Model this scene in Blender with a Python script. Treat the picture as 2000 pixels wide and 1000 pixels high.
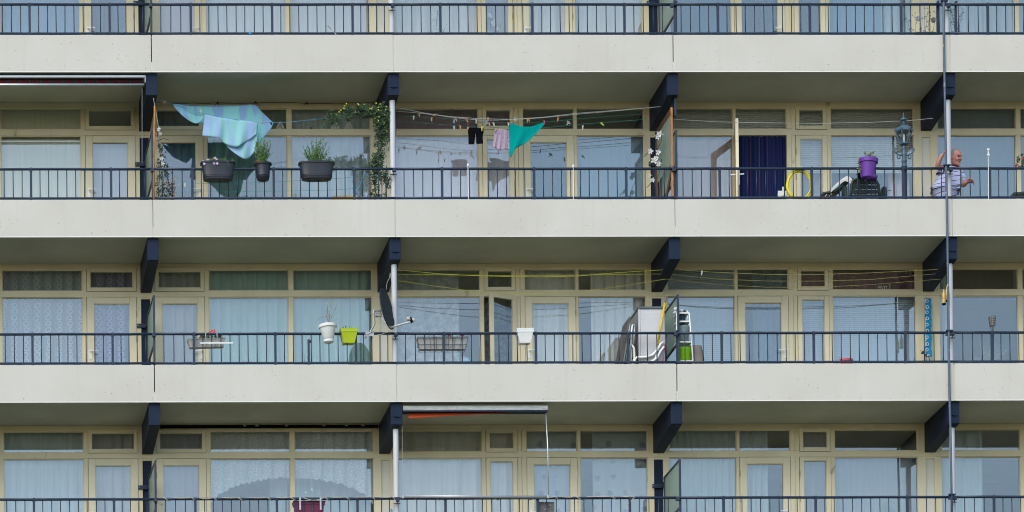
import bpy, bmesh, math, random
from mathutils import Vector, Matrix
R_ = math.radians
random.seed(7)
for o in list(bpy.data.objects): bpy.data.objects.remove(o)
S = bpy.context.scene
COL = S.collection

# ------------------------------------------------------------------ camera
CM = Matrix(((0.99973,0.00821,-0.02164),(0,0,0),(0,0,0)))
def rot(a,b,c):
    ca,sa,cb,sb,cc,sc=math.cos(a),math.sin(a),math.cos(b),math.sin(b),math.cos(c),math.sin(c)
    return Matrix(((cc,-sc,0),(sc,cc,0),(0,0,1)))@Matrix(((cb,0,sb),(0,1,0),(-sb,0,cb)))@Matrix(((1,0,0),(0,ca,-sa),(0,sa,ca)))
CM = Matrix(((1,0,0),(0,0,-1),(0,1,0))) @ rot(0.0164452586,-0.0216382365,-0.0082098128)
CAM = Vector((0,-64.1409205,-20.4381942)); FPX = 7608.59937
cd = bpy.data.cameras.new('camera'); cam = bpy.data.objects.new('camera', cd); COL.objects.link(cam)
cam.matrix_world = Matrix.Translation(CAM) @ CM.to_4x4()
cd.sensor_width = 36; cd.lens = 36*FPX/2000; cd.shift_x = 1208.39119/2000; cd.shift_y = 2251.90107/2000
cd.clip_start = 1; cd.clip_end = 3000
S.camera = cam
def W(px, py, Y):
    """point of the place at depth Y (metres behind the parapet front) that the photo shows at px,py"""
    w = Vector(((px-1000+1208.39119)/FPX, -(py-500-2251.90107)/FPX, -1.0))
    v = CM @ w
    return CAM + v*((Y-CAM.y)/v.y)

# ------------------------------------------------------------------ world, sun, exposure
w = bpy.data.worlds.new('World'); S.world = w; w.use_nodes = True
nt = w.node_tree; nt.nodes.clear()
sky = nt.nodes.new('ShaderNodeTexSky'); sky.sky_type = 'NISHITA'; sky.sun_disc = False
SUN_EL, SUN_AZ = R_(42), R_(212)
sky.sun_elevation = SUN_EL; sky.sun_rotation = SUN_AZ; sky.air_density = 1.0; sky.dust_density = 0.9; sky.ozone_density = 1.0
hs = nt.nodes.new('ShaderNodeHueSaturation'); hs.inputs['Saturation'].default_value = 0.96; hs.inputs['Hue'].default_value = 0.488
bg = nt.nodes.new('ShaderNodeBackground'); bg.inputs[1].default_value = 0.15
wo = nt.nodes.new('ShaderNodeOutputWorld')
nt.links.new(sky.outputs[0], hs.inputs['Color']); nt.links.new(hs.outputs[0], bg.inputs[0]); nt.links.new(bg.outputs[0], wo.inputs[0])
sl = bpy.data.lights.new('sun', 'SUN'); so = bpy.data.objects.new('sun', sl); COL.objects.link(so)
sl.energy = 1.25; sl.angle = R_(45); sl.color = (1, 0.95, 0.88)
az = SUN_AZ
sd = Vector((math.sin(az)*math.cos(SUN_EL), math.cos(az)*math.cos(SUN_EL), math.sin(SUN_EL)))  # towards the sun
so.rotation_euler = sd.to_track_quat('Z', 'Y').to_euler()
so.location = (-20, -40, 40)
S.view_settings.view_transform = 'Standard'; S.view_settings.look = 'None'
S.view_settings.exposure = 0.69; S.view_settings.gamma = 1; S.view_settings.use_curve_mapping = False
S.render.engine = 'CYCLES'
S.cycles.pixel_filter_type = 'BLACKMAN_HARRIS'; S.cycles.filter_width = 1.05; S.cycles.max_bounces = 10; S.cycles.transparent_max_bounces = 24; S.cycles.caustics_reflective = False

# ------------------------------------------------------------------ materials
MATS = {}
def nodes(name):
    m = bpy.data.materials.new(name); m.use_nodes = True
    return m, m.node_tree.nodes, m.node_tree.links, m.node_tree.nodes['Principled BSDF']
def mat(name, col, rough=0.6, metal=0.0, var=0.12, scale=6.0, bump=0.0, bscale=60.0, spec=0.4, stretch=(1,1,1), dirt=None, trans=0.0):
    if name in MATS: return MATS[name]
    m, N, L, P = nodes(name)
    P.inputs['Roughness'].default_value = rough; P.inputs['Metallic'].default_value = metal
    P.inputs['Specular IOR Level'].default_value = spec
    tc = N.new('ShaderNodeTexCoord'); mp = N.new('ShaderNodeMapping'); mp.inputs['Scale'].default_value = stretch
    L.new(tc.outputs['Object'], mp.inputs[0])
    n = N.new('ShaderNodeTexNoise'); n.inputs['Scale'].default_value = scale; n.inputs['Detail'].default_value = 6
    L.new(mp.outputs[0], n.inputs['Vector'])
    r = N.new('ShaderNodeMapRange'); r.inputs[1].default_value = 0.3; r.inputs[2].default_value = 0.7
    r.inputs[3].default_value = 1-var; r.inputs[4].default_value = 1+var
    L.new(n.outputs[0], r.inputs[0])
    mx = N.new('ShaderNodeVectorMath'); mx.operation = 'SCALE'; mx.inputs[0].default_value = col
    L.new(r.outputs[0], mx.inputs['Scale'])
    out = mx.outputs[0]
    if dirt:
        n2 = N.new('ShaderNodeTexNoise'); n2.inputs['Scale'].default_value = dirt[1]; n2.inputs['Detail'].default_value = 8
        L.new(mp.outputs[0], n2.inputs['Vector'])
        r2 = N.new('ShaderNodeMapRange'); r2.inputs[1].default_value = dirt[2]; r2.inputs[2].default_value = dirt[2]+0.08
        L.new(n2.outputs[0], r2.inputs[0])
        q = N.new('ShaderNodeMix'); q.data_type = 'RGBA'; L.new(r2.outputs[0], q.inputs[0]); L.new(out, q.inputs[6])
        q.inputs[7].default_value = (*dirt[0], 1); out = q.outputs[2]
    L.new(out, P.inputs['Base Color'])
    if bump:
        nb = N.new('ShaderNodeTexNoise'); nb.inputs['Scale'].default_value = bscale; nb.inputs['Detail'].default_value = 4
        L.new(tc.outputs['Object'], nb.inputs['Vector'])
        b = N.new('ShaderNodeBump'); b.inputs['Strength'].default_value = bump; b.inputs['Distance'].default_value = 0.01
        L.new(nb.outputs[0], b.inputs['Height']); L.new(b.outputs[0], P.inputs['Normal'])
    if trans:
        t = N.new('ShaderNodeBsdfTranslucent'); L.new(out, t.inputs[0])
        ms = N.new('ShaderNodeMixShader'); ms.inputs[0].default_value = trans
        L.new(P.outputs[0], ms.inputs[1]); L.new(t.outputs[0], ms.inputs[2])
        L.new(ms.outputs[0], N['Material Output'].inputs[0])
    MATS[name] = m
    return m

def concrete():
    m, N, L, P = nodes('painted_concrete')
    P.inputs['Roughness'].default_value = 0.85; P.inputs['Specular IOR Level'].default_value = 0.2
    tc = N.new('ShaderNodeTexCoord'); ge = N.new('ShaderNodeNewGeometry')
    # broad tone drift
    n = N.new('ShaderNodeTexNoise'); n.inputs['Scale'].default_value = 0.9; n.inputs['Detail'].default_value = 5; L.new(ge.outputs['Position'], n.inputs['Vector'])
    cr = N.new('ShaderNodeValToRGB'); cr.color_ramp.elements[0].position = .3; cr.color_ramp.elements[1].position = .7
    cr.color_ramp.elements[0].color = (.56,.53,.472,1); cr.color_ramp.elements[1].color = (.617,.59,.534,1); L.new(n.outputs[0], cr.inputs[0])
    # vertical streaks
    mp = N.new('ShaderNodeMapping'); mp.inputs['Scale'].default_value = (9,9,0.5); L.new(ge.outputs['Position'], mp.inputs[0])
    n2 = N.new('ShaderNodeTexNoise'); n2.inputs['Scale'].default_value = 1.2; n2.inputs['Detail'].default_value = 5; L.new(mp.outputs[0], n2.inputs['Vector'])
    r2 = N.new('ShaderNodeMapRange'); r2.inputs[1].default_value = .55; r2.inputs[2].default_value = .8; r2.inputs[3].default_value = 1; r2.inputs[4].default_value = .94; L.new(n2.outputs[0], r2.inputs[0])
    # fine grain
    n3 = N.new('ShaderNodeTexNoise'); n3.inputs['Scale'].default_value = 70; n3.inputs['Detail'].default_value = 3; L.new(ge.outputs['Position'], n3.inputs['Vector'])
    r3 = N.new('ShaderNodeMapRange'); r3.inputs[1].default_value = .3; r3.inputs[2].default_value = .7; r3.inputs[3].default_value = .955; r3.inputs[4].default_value = 1.045; L.new(n3.outputs[0], r3.inputs[0])
    # small pits, clustered, denser low on the panel
    vo = N.new('ShaderNodeTexVoronoi'); vo.inputs['Scale'].default_value = 13; L.new(ge.outputs['Position'], vo.inputs['Vector'])
    sepc = N.new('ShaderNodeSeparateColor'); L.new(vo.outputs['Color'], sepc.inputs[0])
    rad = N.new('ShaderNodeMath'); rad.operation = 'MULTIPLY'; rad.inputs[1].default_value = .125; L.new(sepc.outputs[0], rad.inputs[0])
    lt = N.new('ShaderNodeMath'); lt.operation = 'LESS_THAN'; L.new(vo.outputs['Distance'], lt.inputs[0]); L.new(rad.outputs[0], lt.inputs[1])
    n4 = N.new('ShaderNodeTexNoise'); n4.inputs['Scale'].default_value = 1.1; n4.inputs['Detail'].default_value = 3; L.new(ge.outputs['Position'], n4.inputs['Vector'])
    sep = N.new('ShaderNodeSeparateXYZ'); L.new(tc.outputs['Object'], sep.inputs[0])
    hz = N.new('ShaderNodeMapRange'); hz.inputs[1].default_value = 0.0; hz.inputs[2].default_value = .62; hz.inputs[3].default_value = .22; hz.inputs[4].default_value = -.12; L.new(sep.outputs[2], hz.inputs[0])
    ad = N.new('ShaderNodeMath'); ad.operation = 'ADD'; L.new(n4.outputs[0], ad.inputs[0]); L.new(hz.outputs[0], ad.inputs[1])
    ms = N.new('ShaderNodeMapRange'); ms.inputs[1].default_value = .5; ms.inputs[2].default_value = .72; L.new(ad.outputs[0], ms.inputs[0])
    th = N.new('ShaderNodeMath'); th.operation = 'GREATER_THAN'; L.new(ms.outputs[0], th.inputs[0]); L.new(sepc.outputs[1], th.inputs[1])
    vb = N.new('ShaderNodeTexVoronoi'); vb.inputs['Scale'].default_value = 24; L.new(ge.outputs['Position'], vb.inputs['Vector'])
    sb = N.new('ShaderNodeSeparateColor'); L.new(vb.outputs['Color'], sb.inputs[0])
    rb = N.new('ShaderNodeMath'); rb.operation = 'MULTIPLY'; rb.inputs[1].default_value = .17; L.new(sb.outputs[0], rb.inputs[0])
    l2 = N.new('ShaderNodeMath'); l2.operation = 'LESS_THAN'; L.new(vb.outputs['Distance'], l2.inputs[0]); L.new(rb.outputs[0], l2.inputs[1])
    t2 = N.new('ShaderNodeMath'); t2.operation = 'GREATER_THAN'; L.new(ms.outputs[0], t2.inputs[0]); L.new(sb.outputs[1], t2.inputs[1])
    p2_ = N.new('ShaderNodeMath'); p2_.operation = 'MULTIPLY'; L.new(l2.outputs[0], p2_.inputs[0]); L.new(t2.outputs[0], p2_.inputs[1])
    pit = N.new('ShaderNodeMath'); pit.operation = 'MULTIPLY'; L.new(lt.outputs[0], pit.inputs[0]); L.new(th.outputs[0], pit.inputs[1])
    m1 = N.new('ShaderNodeMath'); m1.operation = 'MULTIPLY'; L.new(r2.outputs[0], m1.inputs[0]); L.new(r3.outputs[0], m1.inputs[1])
    sc = N.new('ShaderNodeVectorMath'); sc.operation = 'SCALE'; L.new(cr.outputs[0], sc.inputs[0]); L.new(m1.outputs[0], sc.inputs['Scale'])
    q = N.new('ShaderNodeMix'); q.data_type = 'RGBA'; pf = N.new('ShaderNodeMath'); pf.operation = 'MULTIPLY'; pf.inputs[1].default_value = .7; mxp = N.new('ShaderNodeMath'); mxp.operation='MAXIMUM'; L.new(pit.outputs[0], mxp.inputs[0]); L.new(p2_.outputs[0], mxp.inputs[1]); L.new(mxp.outputs[0], pf.inputs[0])
    L.new(pf.outputs[0], q.inputs[0]); L.new(sc.outputs[0], q.inputs[6]); q.inputs[7].default_value = (.10,.09,.075,1)
    L.new(q.outputs[2], P.inputs['Base Color'])
    b = N.new('ShaderNodeBump'); b.inputs['Strength'].default_value = .15; b.inputs['Distance'].default_value = .004; L.new(n3.outputs[0], b.inputs['Height']); L.new(b.outputs[0], P.inputs['Normal'])
    return m
CONC = concrete()

def glass(name, fac, tint=(.975,.985,.982), rough=0.0, wob=0.0):
    m = bpy.data.materials.new(name); m.use_nodes = True; N = m.node_tree.nodes; L = m.node_tree.links; N.clear()
    o = N.new('ShaderNodeOutputMaterial'); t = N.new('ShaderNodeBsdfTransparent'); t.inputs[0].default_value = (*tint,1)
    g = N.new('ShaderNodeBsdfGlossy'); g.inputs['Roughness'].default_value = rough; g.inputs[0].default_value = (1,1,1,1)
    x = N.new('ShaderNodeMixShader'); x.inputs[0].default_value = fac
    L.new(t.outputs[0], x.inputs[1]); L.new(g.outputs[0], x.inputs[2]); L.new(x.outputs[0], o.inputs[0])
    if wob:
        ge = N.new('ShaderNodeNewGeometry'); n = N.new('ShaderNodeTexNoise'); n.inputs['Scale'].default_value = 1.3; n.inputs['Detail'].default_value = 1
        L.new(ge.outputs['Position'], n.inputs['Vector'])
        b = N.new('ShaderNodeBump'); b.inputs['Strength'].default_value = wob; b.inputs['Distance'].default_value = .02
        L.new(n.outputs[0], b.inputs['Height']); L.new(b.outputs[0], g.inputs['Normal'])
    return m
GLASS = glass('window_glass', .112, wob=.05)
def screen_glass():
    m, N, L, P = nodes('frosted_wired_glass')
    P.inputs['Base Color'].default_value = (.60,.68,.62,1); P.inputs['Roughness'].default_value = .25; P.inputs['Transmission Weight'].default_value = 0
    t = N.new('ShaderNodeBsdfTransparent'); t.inputs[0].default_value = (.72,.82,.77,1)
    x = N.new('ShaderNodeMixShader'); x.inputs[0].default_value = .68
    tl = N.new('ShaderNodeBsdfTranslucent'); tl.inputs[0].default_value = (.66,.74,.66,1)
    y_ = N.new('ShaderNodeMixShader'); y_.inputs[0].default_value = .6; L.new(P.outputs[0], y_.inputs[1]); L.new(tl.outputs[0], y_.inputs[2])
    L.new(t.outputs[0], x.inputs[1]); L.new(y_.outputs[0], x.inputs[2]); L.new(x.outputs[0], N['Material Output'].inputs[0])
    return m
SCREEN = screen_glass()

def fabric(name, col, kind='plain', col2=None, sc=1.0):
    """curtain cloths; kind: plain, mesh, lace, flower, tartan, tie, stripes"""
    if name in MATS: return MATS[name]
    m, N, L, P = nodes(name)
    P.inputs['Roughness'].default_value = .9; P.inputs['Specular IOR Level'].default_value = .1
    tc = N.new('ShaderNodeTexCoord'); ob = tc.outputs['Object']
    def ramp(src, stops):
        c = N.new('ShaderNodeValToRGB'); e = c.color_ramp.elements
        e[0].position, e[0].color = stops[0][0], (*stops[0][1],1); e[1].position, e[1].color = stops[1][0], (*stops[1][1],1)
        for p_, k in stops[2:]:
            z = e.new(p_); z.color = (*k,1)
        L.new(src, c.inputs[0]); return c.outputs[0]
    if kind in ('chain','blotch','lace'): col=tuple(v*1.1 for v in col)
    c2 = col2 or tuple(v*.6 for v in col)
    n = N.new('ShaderNodeTexNoise'); n.inputs['Detail'].default_value = 4
    if kind in ('plain','mesh'):
        mp = N.new('ShaderNodeMapping'); mp.inputs['Scale'].default_value = (22,22,.8); L.new(ob, mp.inputs[0]); L.new(mp.outputs[0], n.inputs['Vector'])
        n.inputs['Scale'].default_value = 1*sc
        kk=1.0; out = ramp(n.outputs[0], [(.3, tuple(v*.93*kk for v in col)), (.7, tuple(min(1,v*1.05)*kk for v in col))])
    elif kind == 'lace':
        vo = N.new('ShaderNodeTexVoronoi'); vo.feature = 'DISTANCE_TO_EDGE'; vo.inputs['Scale'].default_value = 11*sc
        L.new(ob, vo.inputs['Vector'])
        n.inputs['Scale'].default_value = 60; L.new(ob, n.inputs['Vector'])
        a = N.new('ShaderNodeMath'); a.operation = 'MULTIPLY_ADD'; a.inputs[1].default_value = .12; L.new(n.outputs[0], a.inputs[0]); L.new(vo.outputs[0], a.inputs[2])
        out = ramp(a.outputs[0], [(.07, col), (.16, c2)])
    elif kind == 'chain':
        sx_=N.new('ShaderNodeSeparateXYZ'); L.new(ob,sx_.inputs[0])
        def mth(op,a,b=None,c=None):
            q=N.new('ShaderNodeMath'); q.operation=op
            for i_,v_ in enumerate((a,b,c)):
                if v_ is None: continue
                if isinstance(v_,(int,float)): q.inputs[i_].default_value=v_
                else: L.new(v_,q.inputs[i_])
            return q.outputs[0]
        n.inputs['Scale'].default_value=5; L.new(ob,n.inputs['Vector'])
        xx=mth('MULTIPLY_ADD',n.outputs[0],.10,sx_.outputs[0]); zz_=mth('MULTIPLY_ADD',n.outputs[0],.05,sx_.outputs[2])
        u_=mth('SUBTRACT',mth('FRACT',mth('MULTIPLY',xx,1/.19)),.5); v_=mth('SUBTRACT',mth('FRACT',mth('MULTIPLY',zz_,1/.105)),.5)
        d_=mth('SQRT',mth('ADD',mth('POWER',mth('MULTIPLY',u_,1.9),2),mth('POWER',v_,2)))
        r_=mth('ABSOLUTE',mth('SUBTRACT',d_,.36))
        out=ramp(r_,[(.04,col),(.11,c2)])
    elif kind == 'blotch':
        n.inputs['Scale'].default_value=9; n.inputs['Detail'].default_value=6; L.new(ob,n.inputs['Vector'])
        out=ramp(n.outputs[0],[(.42,c2),(.58,col)])
    elif kind == 'flower':
        vo = N.new('ShaderNodeTexVoronoi'); vo.inputs['Scale'].default_value = 3.6*sc; vo.inputs['Randomness'].default_value = .35
        L.new(ob, vo.inputs['Vector'])
        n.inputs['Scale'].default_value = 30; L.new(ob, n.inputs['Vector'])
        a = N.new('ShaderNodeMath'); a.operation = 'MULTIPLY_ADD'; a.inputs[1].default_value = .35; L.new(n.outputs[0], a.inputs[0]); L.new(vo.outputs[0], a.inputs[2])
        out = ramp(a.outputs[0], [(.30, c2), (.42, col)])
    elif kind == 'tie':
        mp = N.new('ShaderNodeMapping'); mp.inputs['Scale'].default_value = (4.6,2,1.1); mp.inputs['Rotation'].default_value = (0,.45,0); L.new(ob, mp.inputs[0]); L.new(mp.outputs[0], n.inputs['Vector'])
        n.inputs['Scale'].default_value = 1.15; n.inputs['Detail'].default_value = 3
        out = ramp(n.outputs[0], [(.47, col), (.55, c2)])
    elif kind == 'tartan':
        w1 = N.new('ShaderNodeTexWave'); w1.inputs['Scale'].default_value = 1.7; w1.inputs['Distortion'].default_value = .3; L.new(ob, w1.inputs['Vector']); w1.wave_profile = 'SIN'
        out = ramp(w1.outputs[0], [(.38, col), (.45, c2), (.5, (.12,.1,.1)), (.56, (.03,.03,.035)), (.92,(.03,.03,.035)), (.97,(.15,.04,.04))])
    elif kind == 'stripes':
        mp = N.new('ShaderNodeMapping'); mp.inputs['Scale'].default_value = (9,0,0.02); L.new(ob, mp.inputs[0]); L.new(mp.outputs[0], n.inputs['Vector'])
        n.inputs['Scale'].default_value = 2.2; n.inputs['Detail'].default_value = 5
        out = ramp(n.outputs[0], [(.42, col), (.50, c2), (.58, (.02,.02,.07)), (.66, (.30,.12,.08))])
    L.new(out, P.inputs['Base Color'])
    t = N.new('ShaderNodeBsdfTranslucent'); L.new(out, t.inputs[0])
    ms = N.new('ShaderNodeMixShader'); ms.inputs[0].default_value = .3
    L.new(P.outputs[0], ms.inputs[1]); L.new(t.outputs[0], ms.inputs[2]); L.new(ms.outputs[0], N['Material Output'].inputs[0])
    MATS[name] = m; return m

HALO = mat('halo_line_paint', (.80,.79,.74), .7, var=.05)  # paler than the concrete, a bright edge line put into the colour
NAVY = mat('navy_paint', (.013,.022,.047), .5, var=.10, scale=5, bump=.15, bscale=40, dirt=((.30,.32,.36),14,.74), spec=.12)
RAIL = mat('rail_paint', (.016,.029,.058), .42, var=.12, scale=3)
CREAM = mat('cream_joinery', (.70,.62,.425), .45, var=.07, scale=2.2, stretch=(1,1,.4), dirt=((.36,.30,.17),5,.68))
CREAM2 = mat('cream_sash', (.72,.645,.455), .45, var=.06, scale=2.5, dirt=((.40,.34,.2),6,.7))
INFILL = mat('offwhite_infill', (.66,.635,.55), .6, var=.05, scale=2)
SOFFIT = mat('soffit_paint', (.54,.53,.43), .9, var=.10, scale=1.1, bump=.25, bscale=90)
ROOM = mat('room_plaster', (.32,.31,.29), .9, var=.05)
PIPE = mat('drainpipe_plastic', (.56,.565,.59), .5, var=.10, scale=3, stretch=(1,1,.3))
DARK = mat('dark_gap', (.02,.02,.018), .9)
WHITE = mat('white_plastic', (.78,.78,.76), .35, var=.05)
ALU = mat('aluminium', (.55,.56,.58), .35, .7, var=.08)
BRASS = mat('old_brass', (.38,.29,.12), .5, .3, var=.2, scale=30)
WOOD = mat('orange_varnished_wood', (.42,.17,.05), .5, var=.35, scale=5, stretch=(6,6,1.2), dirt=((.12,.04,.015),7,.6))
DKBROWN = mat('dark_brown_wood', (.13,.062,.036), .6, var=.3, scale=6, stretch=(5,5,.6))
BROWN = mat('brown_wood', (.27,.105,.05), .6, var=.3, scale=6, stretch=(5,5,.6))
STEEL = mat('galvanised_steel', (.42,.43,.44), .45, .6, var=.15, scale=12)
LEAF = mat('leaf_dark', (.035,.075,.030), .5, var=.5, scale=18, trans=.2)
LEAF2 = mat('leaf_mid', (.12,.22,.065), .5, var=.45, scale=18, trans=.25)
LEAF3 = mat('leaf_grey_green', (.16,.20,.14), .6, var=.35, scale=18, trans=.2)
TWIG = mat('dry_twig', (.16,.11,.07), .8, var=.3, scale=20)
SOIL = mat('soil', (.05,.035,.025), .95, var=.4, scale=30)
BLACK = mat('black_cloth', (.006,.006,.009), .95, var=.2, spec=.05)
DGREEN = mat('dark_green_plastic', (.022,.042,.038), .4, var=.15)
DGREY = mat('charcoal_plastic', (.018,.021,.031), .45, var=.15, scale=4)

# ------------------------------------------------------------------ mesh helpers
class MB:
    def __init__(s): s.v = []; s.f = []
    def add(s, vs, fs):
        n = len(s.v); s.v += [tuple(v) for v in vs]; s.f += [tuple(i+n for i in f) for f in fs]; return s
    def box(s, x0,x1,y0,y1,z0,z1):
        return s.add([(x0,y0,z0),(x1,y0,z0),(x1,y1,z0),(x0,y1,z0),(x0,y0,z1),(x1,y0,z1),(x1,y1,z1),(x0,y1,z1)],
              [(0,3,2,1),(4,5,6,7),(0,1,5,4),(1,2,6,5),(2,3,7,6),(3,0,4,7)])
    def obox(s, c, ax, ay, az):   # oriented box: centre and half-axis vectors
        c=Vector(c); ax=Vector(ax); ay=Vector(ay); az=Vector(az)
        vs=[c+i*ax+j*ay+k*az for k in (-1,1) for (i,j) in ((-1,-1),(1,-1),(1,1),(-1,1))]
        return s.add(vs, [(0,3,2,1),(4,5,6,7),(0,1,5,4),(1,2,6,5),(2,3,7,6),(3,0,4,7)])
    def tube(s, pts, r, seg=8, closed=False, cap=True):
        pts=[Vector(p) for p in pts]; n=len(pts); rr = r if isinstance(r,(list,tuple)) else [r]*n
        rings=[]; up=None
        for i,p in enumerate(pts):
            if closed: t=(pts[(i+1)%n]-pts[i-1])
            else: t=(pts[min(i+1,n-1)]-pts[max(i-1,0)])
            if t.length<1e-9: t=Vector((0,0,1))
            t.normalize()
            if up is None:
                up = Vector((0,0,1)) if abs(t.z)<.9 else Vector((1,0,0))
            a=(up-t*up.dot(t))
            if a.length<1e-6: a=t.orthogonal()
            a.normalize(); up=a; b=t.cross(a)
            rings.append([p+(a*math.cos(2*math.pi*k/seg)+b*math.sin(2*math.pi*k/seg))*rr[i] for k in range(seg)])
        vs=[v for r_ in rings for v in r_]; fs=[]
        m = n if closed else n-1
        for i in range(m):
            j=(i+1)%n
            for k in range(seg): fs.append((i*seg+k, i*seg+(k+1)%seg, j*seg+(k+1)%seg, j*seg+k))
        if cap and not closed:
            fs.append(tuple(range(seg))[::-1]); fs.append(tuple((n-1)*seg+k for k in range(seg)))
        return s.add(vs, fs)
    def loft(s, secs, cap=True):  # list of rings with equal counts
        n=len(secs[0]); vs=[v for r_ in secs for v in r_]; fs=[]
        for i in range(len(secs)-1):
            for k in range(n): fs.append((i*n+k, i*n+(k+1)%n, (i+1)*n+(k+1)%n, (i+1)*n+k))
        if cap: fs.append(tuple(range(n))[::-1]); fs.append(tuple((len(secs)-1)*n+k for k in range(n)))
        return s.add(vs, fs)
    def lathe(s, c, prof, seg=20, axis=None, sx=1, sy=1, ex=2.0, cap=True):
        """prof: (radius, height); ex>2 gives rounded-rectangle plan"""
        c=Vector(c); A=axis or Matrix.Identity(3); secs=[]
        for r,h in prof:
            ring=[]
            for k in range(seg):
                a=2*math.pi*(k+.5)/seg; ca,sa=math.cos(a),math.sin(a)
                q=(abs(ca)**ex+abs(sa)**ex)**(-1/ex)
                ring.append(c+A@Vector((r*q*ca*sx, r*q*sa*sy, h)))
            secs.append(ring)
        return s.loft(secs, cap)
    def ball(s, c, r, seg=10, rings=6, sc=(1,1,1)):
        prof=[(max(1e-4,r*math.sin(math.pi*i/rings)), -r*math.cos(math.pi*i/rings)) for i in range(rings+1)]
        c=Vector(c); secs=[[c+Vector((p*math.cos(2*math.pi*k/seg)*sc[0], p*math.sin(2*math.pi*k/seg)*sc[1], h*sc[2])) for k in range(seg)] for p,h in prof]
        return s.loft(secs)
    def leaf(s, p, d, ln, wd, nrm=None):
        p=Vector(p); d=Vector(d).normalized(); n=Vector(nrm) if nrm else Vector((random.uniform(-1,1),-1,random.uniform(-.3,1)))
        sd_=d.cross(n)
        if sd_.length<1e-4: sd_=d.orthogonal()
        sd_.normalize(); up=sd_.cross(d)
        m1=p+d*ln*.45; tip=p+d*ln-up*ln*.12
        return s.add([p,m1+sd_*wd/2+up*wd*.15,tip,m1-sd_*wd/2+up*wd*.15,m1],[(0,1,4),(1,2,4),(0,4,3),(4,2,3)])
    def prism(s, poly, axis, t):   # poly of 3D points extruded by vector t
        n=len(poly); t=Vector(t); a=[Vector(p) for p in poly]; b=[p+t for p in a]
        fs=[tuple(range(n))[::-1], tuple(n+i for i in range(n))]+[(i,(i+1)%n,n+(i+1)%n,n+i) for i in range(n)]
        return s.add(a+b, fs)

ORIG = {}
def link(o, parent=None):
    COL.objects.link(o)
    if parent: o.parent = parent
    return o
def obj(name, mb, m, parent=None, org=None, smooth=False, bevel=0, solid=0):
    """one mesh object; children are stored relative to their thing's origin"""
    base = Vector(ORIG[parent.name]) if parent else Vector(org or (0,0,0))
    me = bpy.data.meshes.new(name)
    me.from_pydata([tuple(Vector(v)-base) for v in mb.v], [], mb.f); me.materials.append(m)
    bm = bmesh.new(); bm.from_mesh(me); bmesh.ops.recalc_face_normals(bm, faces=bm.faces); bm.to_mesh(me); bm.free()
    if smooth:
        for p in me.polygons: p.use_smooth = True
        if smooth == 'auto':
            bm = bmesh.new(); bm.from_mesh(me)
            for e in bm.edges:
                if len(e.link_faces) == 2 and e.calc_face_angle(0) > R_(38): e.smooth = False
            bm.to_mesh(me); bm.free()
    o = bpy.data.objects.new(name, me)
    if not parent: o.location = base
    link(o, parent); ORIG[o.name] = base
    if bevel:
        b = o.modifiers.new('bevel','BEVEL'); b.width = bevel; b.segments = 2; b.limit_method = 'ANGLE'
    if solid:
        b = o.modifiers.new('solid','SOLIDIFY'); b.thickness = solid
    return o
def tag(o, label=None, cat=None, group=None, kind=None):
    if label: o['label'] = label
    if cat: o['category'] = cat
    if group: o['group'] = group
    if kind: o['kind'] = kind
    return o
def thing(name, label, cat, loc, group=None):
    o = bpy.data.objects.new(name, None); o.empty_display_size = .1; o.location = loc; COL.objects.link(o)
    ORIG[o.name] = Vector(loc); return tag(o, label, cat, group)
def inst(src, parent, off):
    """a further copy of a part, sharing its mesh, shifted inside its thing"""
    o = src.copy(); COL.objects.link(o); o.parent = parent; o.location = off; ORIG[o.name] = ORIG[parent.name]; return o
def single(name, mb, m, label, cat, org, group=None, **k):
    return tag(obj(name, mb, m, None, org, **k), label, cat, group)

# ------------------------------------------------------------------ the place: levels, bays
H = 2.75; D0 = 1.45                      # storey height, balcony depth (facade plane)
C = [1.81, 5.86, 9.91, 14.56, 19.20, 23.25]   # party lines
BX = [1.81, 5.866, 9.894, 14.562, 19.20, 23.25]  # beams
ROW = {1:'top row', 0:'second row', -1:'third row', -2:'bottom row'}
ROWS = {1:'top row', 0:'second row', -1:'third row', -2:'bottom row'}
BAY = ['far-left balcony','second balcony','middle balcony','fourth balcony','far-right balcony']
PAR = .62                                # parapet height

# ground
g = MB(); g.add([(-400,-500,0),(500,-500,0),(500,400,0),(-400,400,0)],[(0,1,2,3)])
GR = mat('grass_ground', (.075,.085,.050), .95, var=.35, scale=.6)
tag(obj('lawn', g, GR, None, (0,0,-22.05)), kind='structure').location = (0,0,-22.05)
for v in bpy.data.objects['lawn'].data.vertices: v.co.z = 0

BLD = thing('apartment_building', 'large apartment block with cream concrete parapets, navy beams and rows of balconies', 'apartment building', (C[0],0,-22.05))

def slab_z(k): return k*H
LEV = range(-8, 4)
for k in LEV:
    z = slab_z(k)
    if k >= 3: continue
    for b in range(5):
        x0, x1 = BX[b], BX[b+1]
        gap = (.0045,.008)[k%2]
        pm = MB().box(x0+gap, x1-gap, 0, .12, 0, PAR)
        me_off = Vector((0,0,z))
        p = obj('parapet_panel', MB().box(x0+gap, x1-gap, 0, .12, z, z+PAR), CONC, BLD, bevel=.006)
        # keep the pit pattern tied to the panel's own foot
        for v in p.data.vertices: v.co -= (Vector((x0,0,z))-ORIG[BLD.name])
        p.location = Vector((x0,0,z))-ORIG[BLD.name]
        obj('halo_line', MB().box(x0+gap+.002, x1-gap-.002, -.004, -.0005, z-.002, z+.010), HALO, BLD)  # added pale strip imitating a bright halo along the panel's bottom edge
        # grey sealant in the lower part of the joint
        obj('joint_sealant', MB().box(x1-gap+.0005, x1+gap-.0005, .004+.01*(b%2), .1, z+.001, z+ (.17 if b in (0,2) else .60)), INFILL, BLD)
    obj('balcony_slab', MB().box(C[0]-.1, C[-1]+.1, .121, 5.6, z+.010, z+.18), SOFFIT, BLD)
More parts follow.
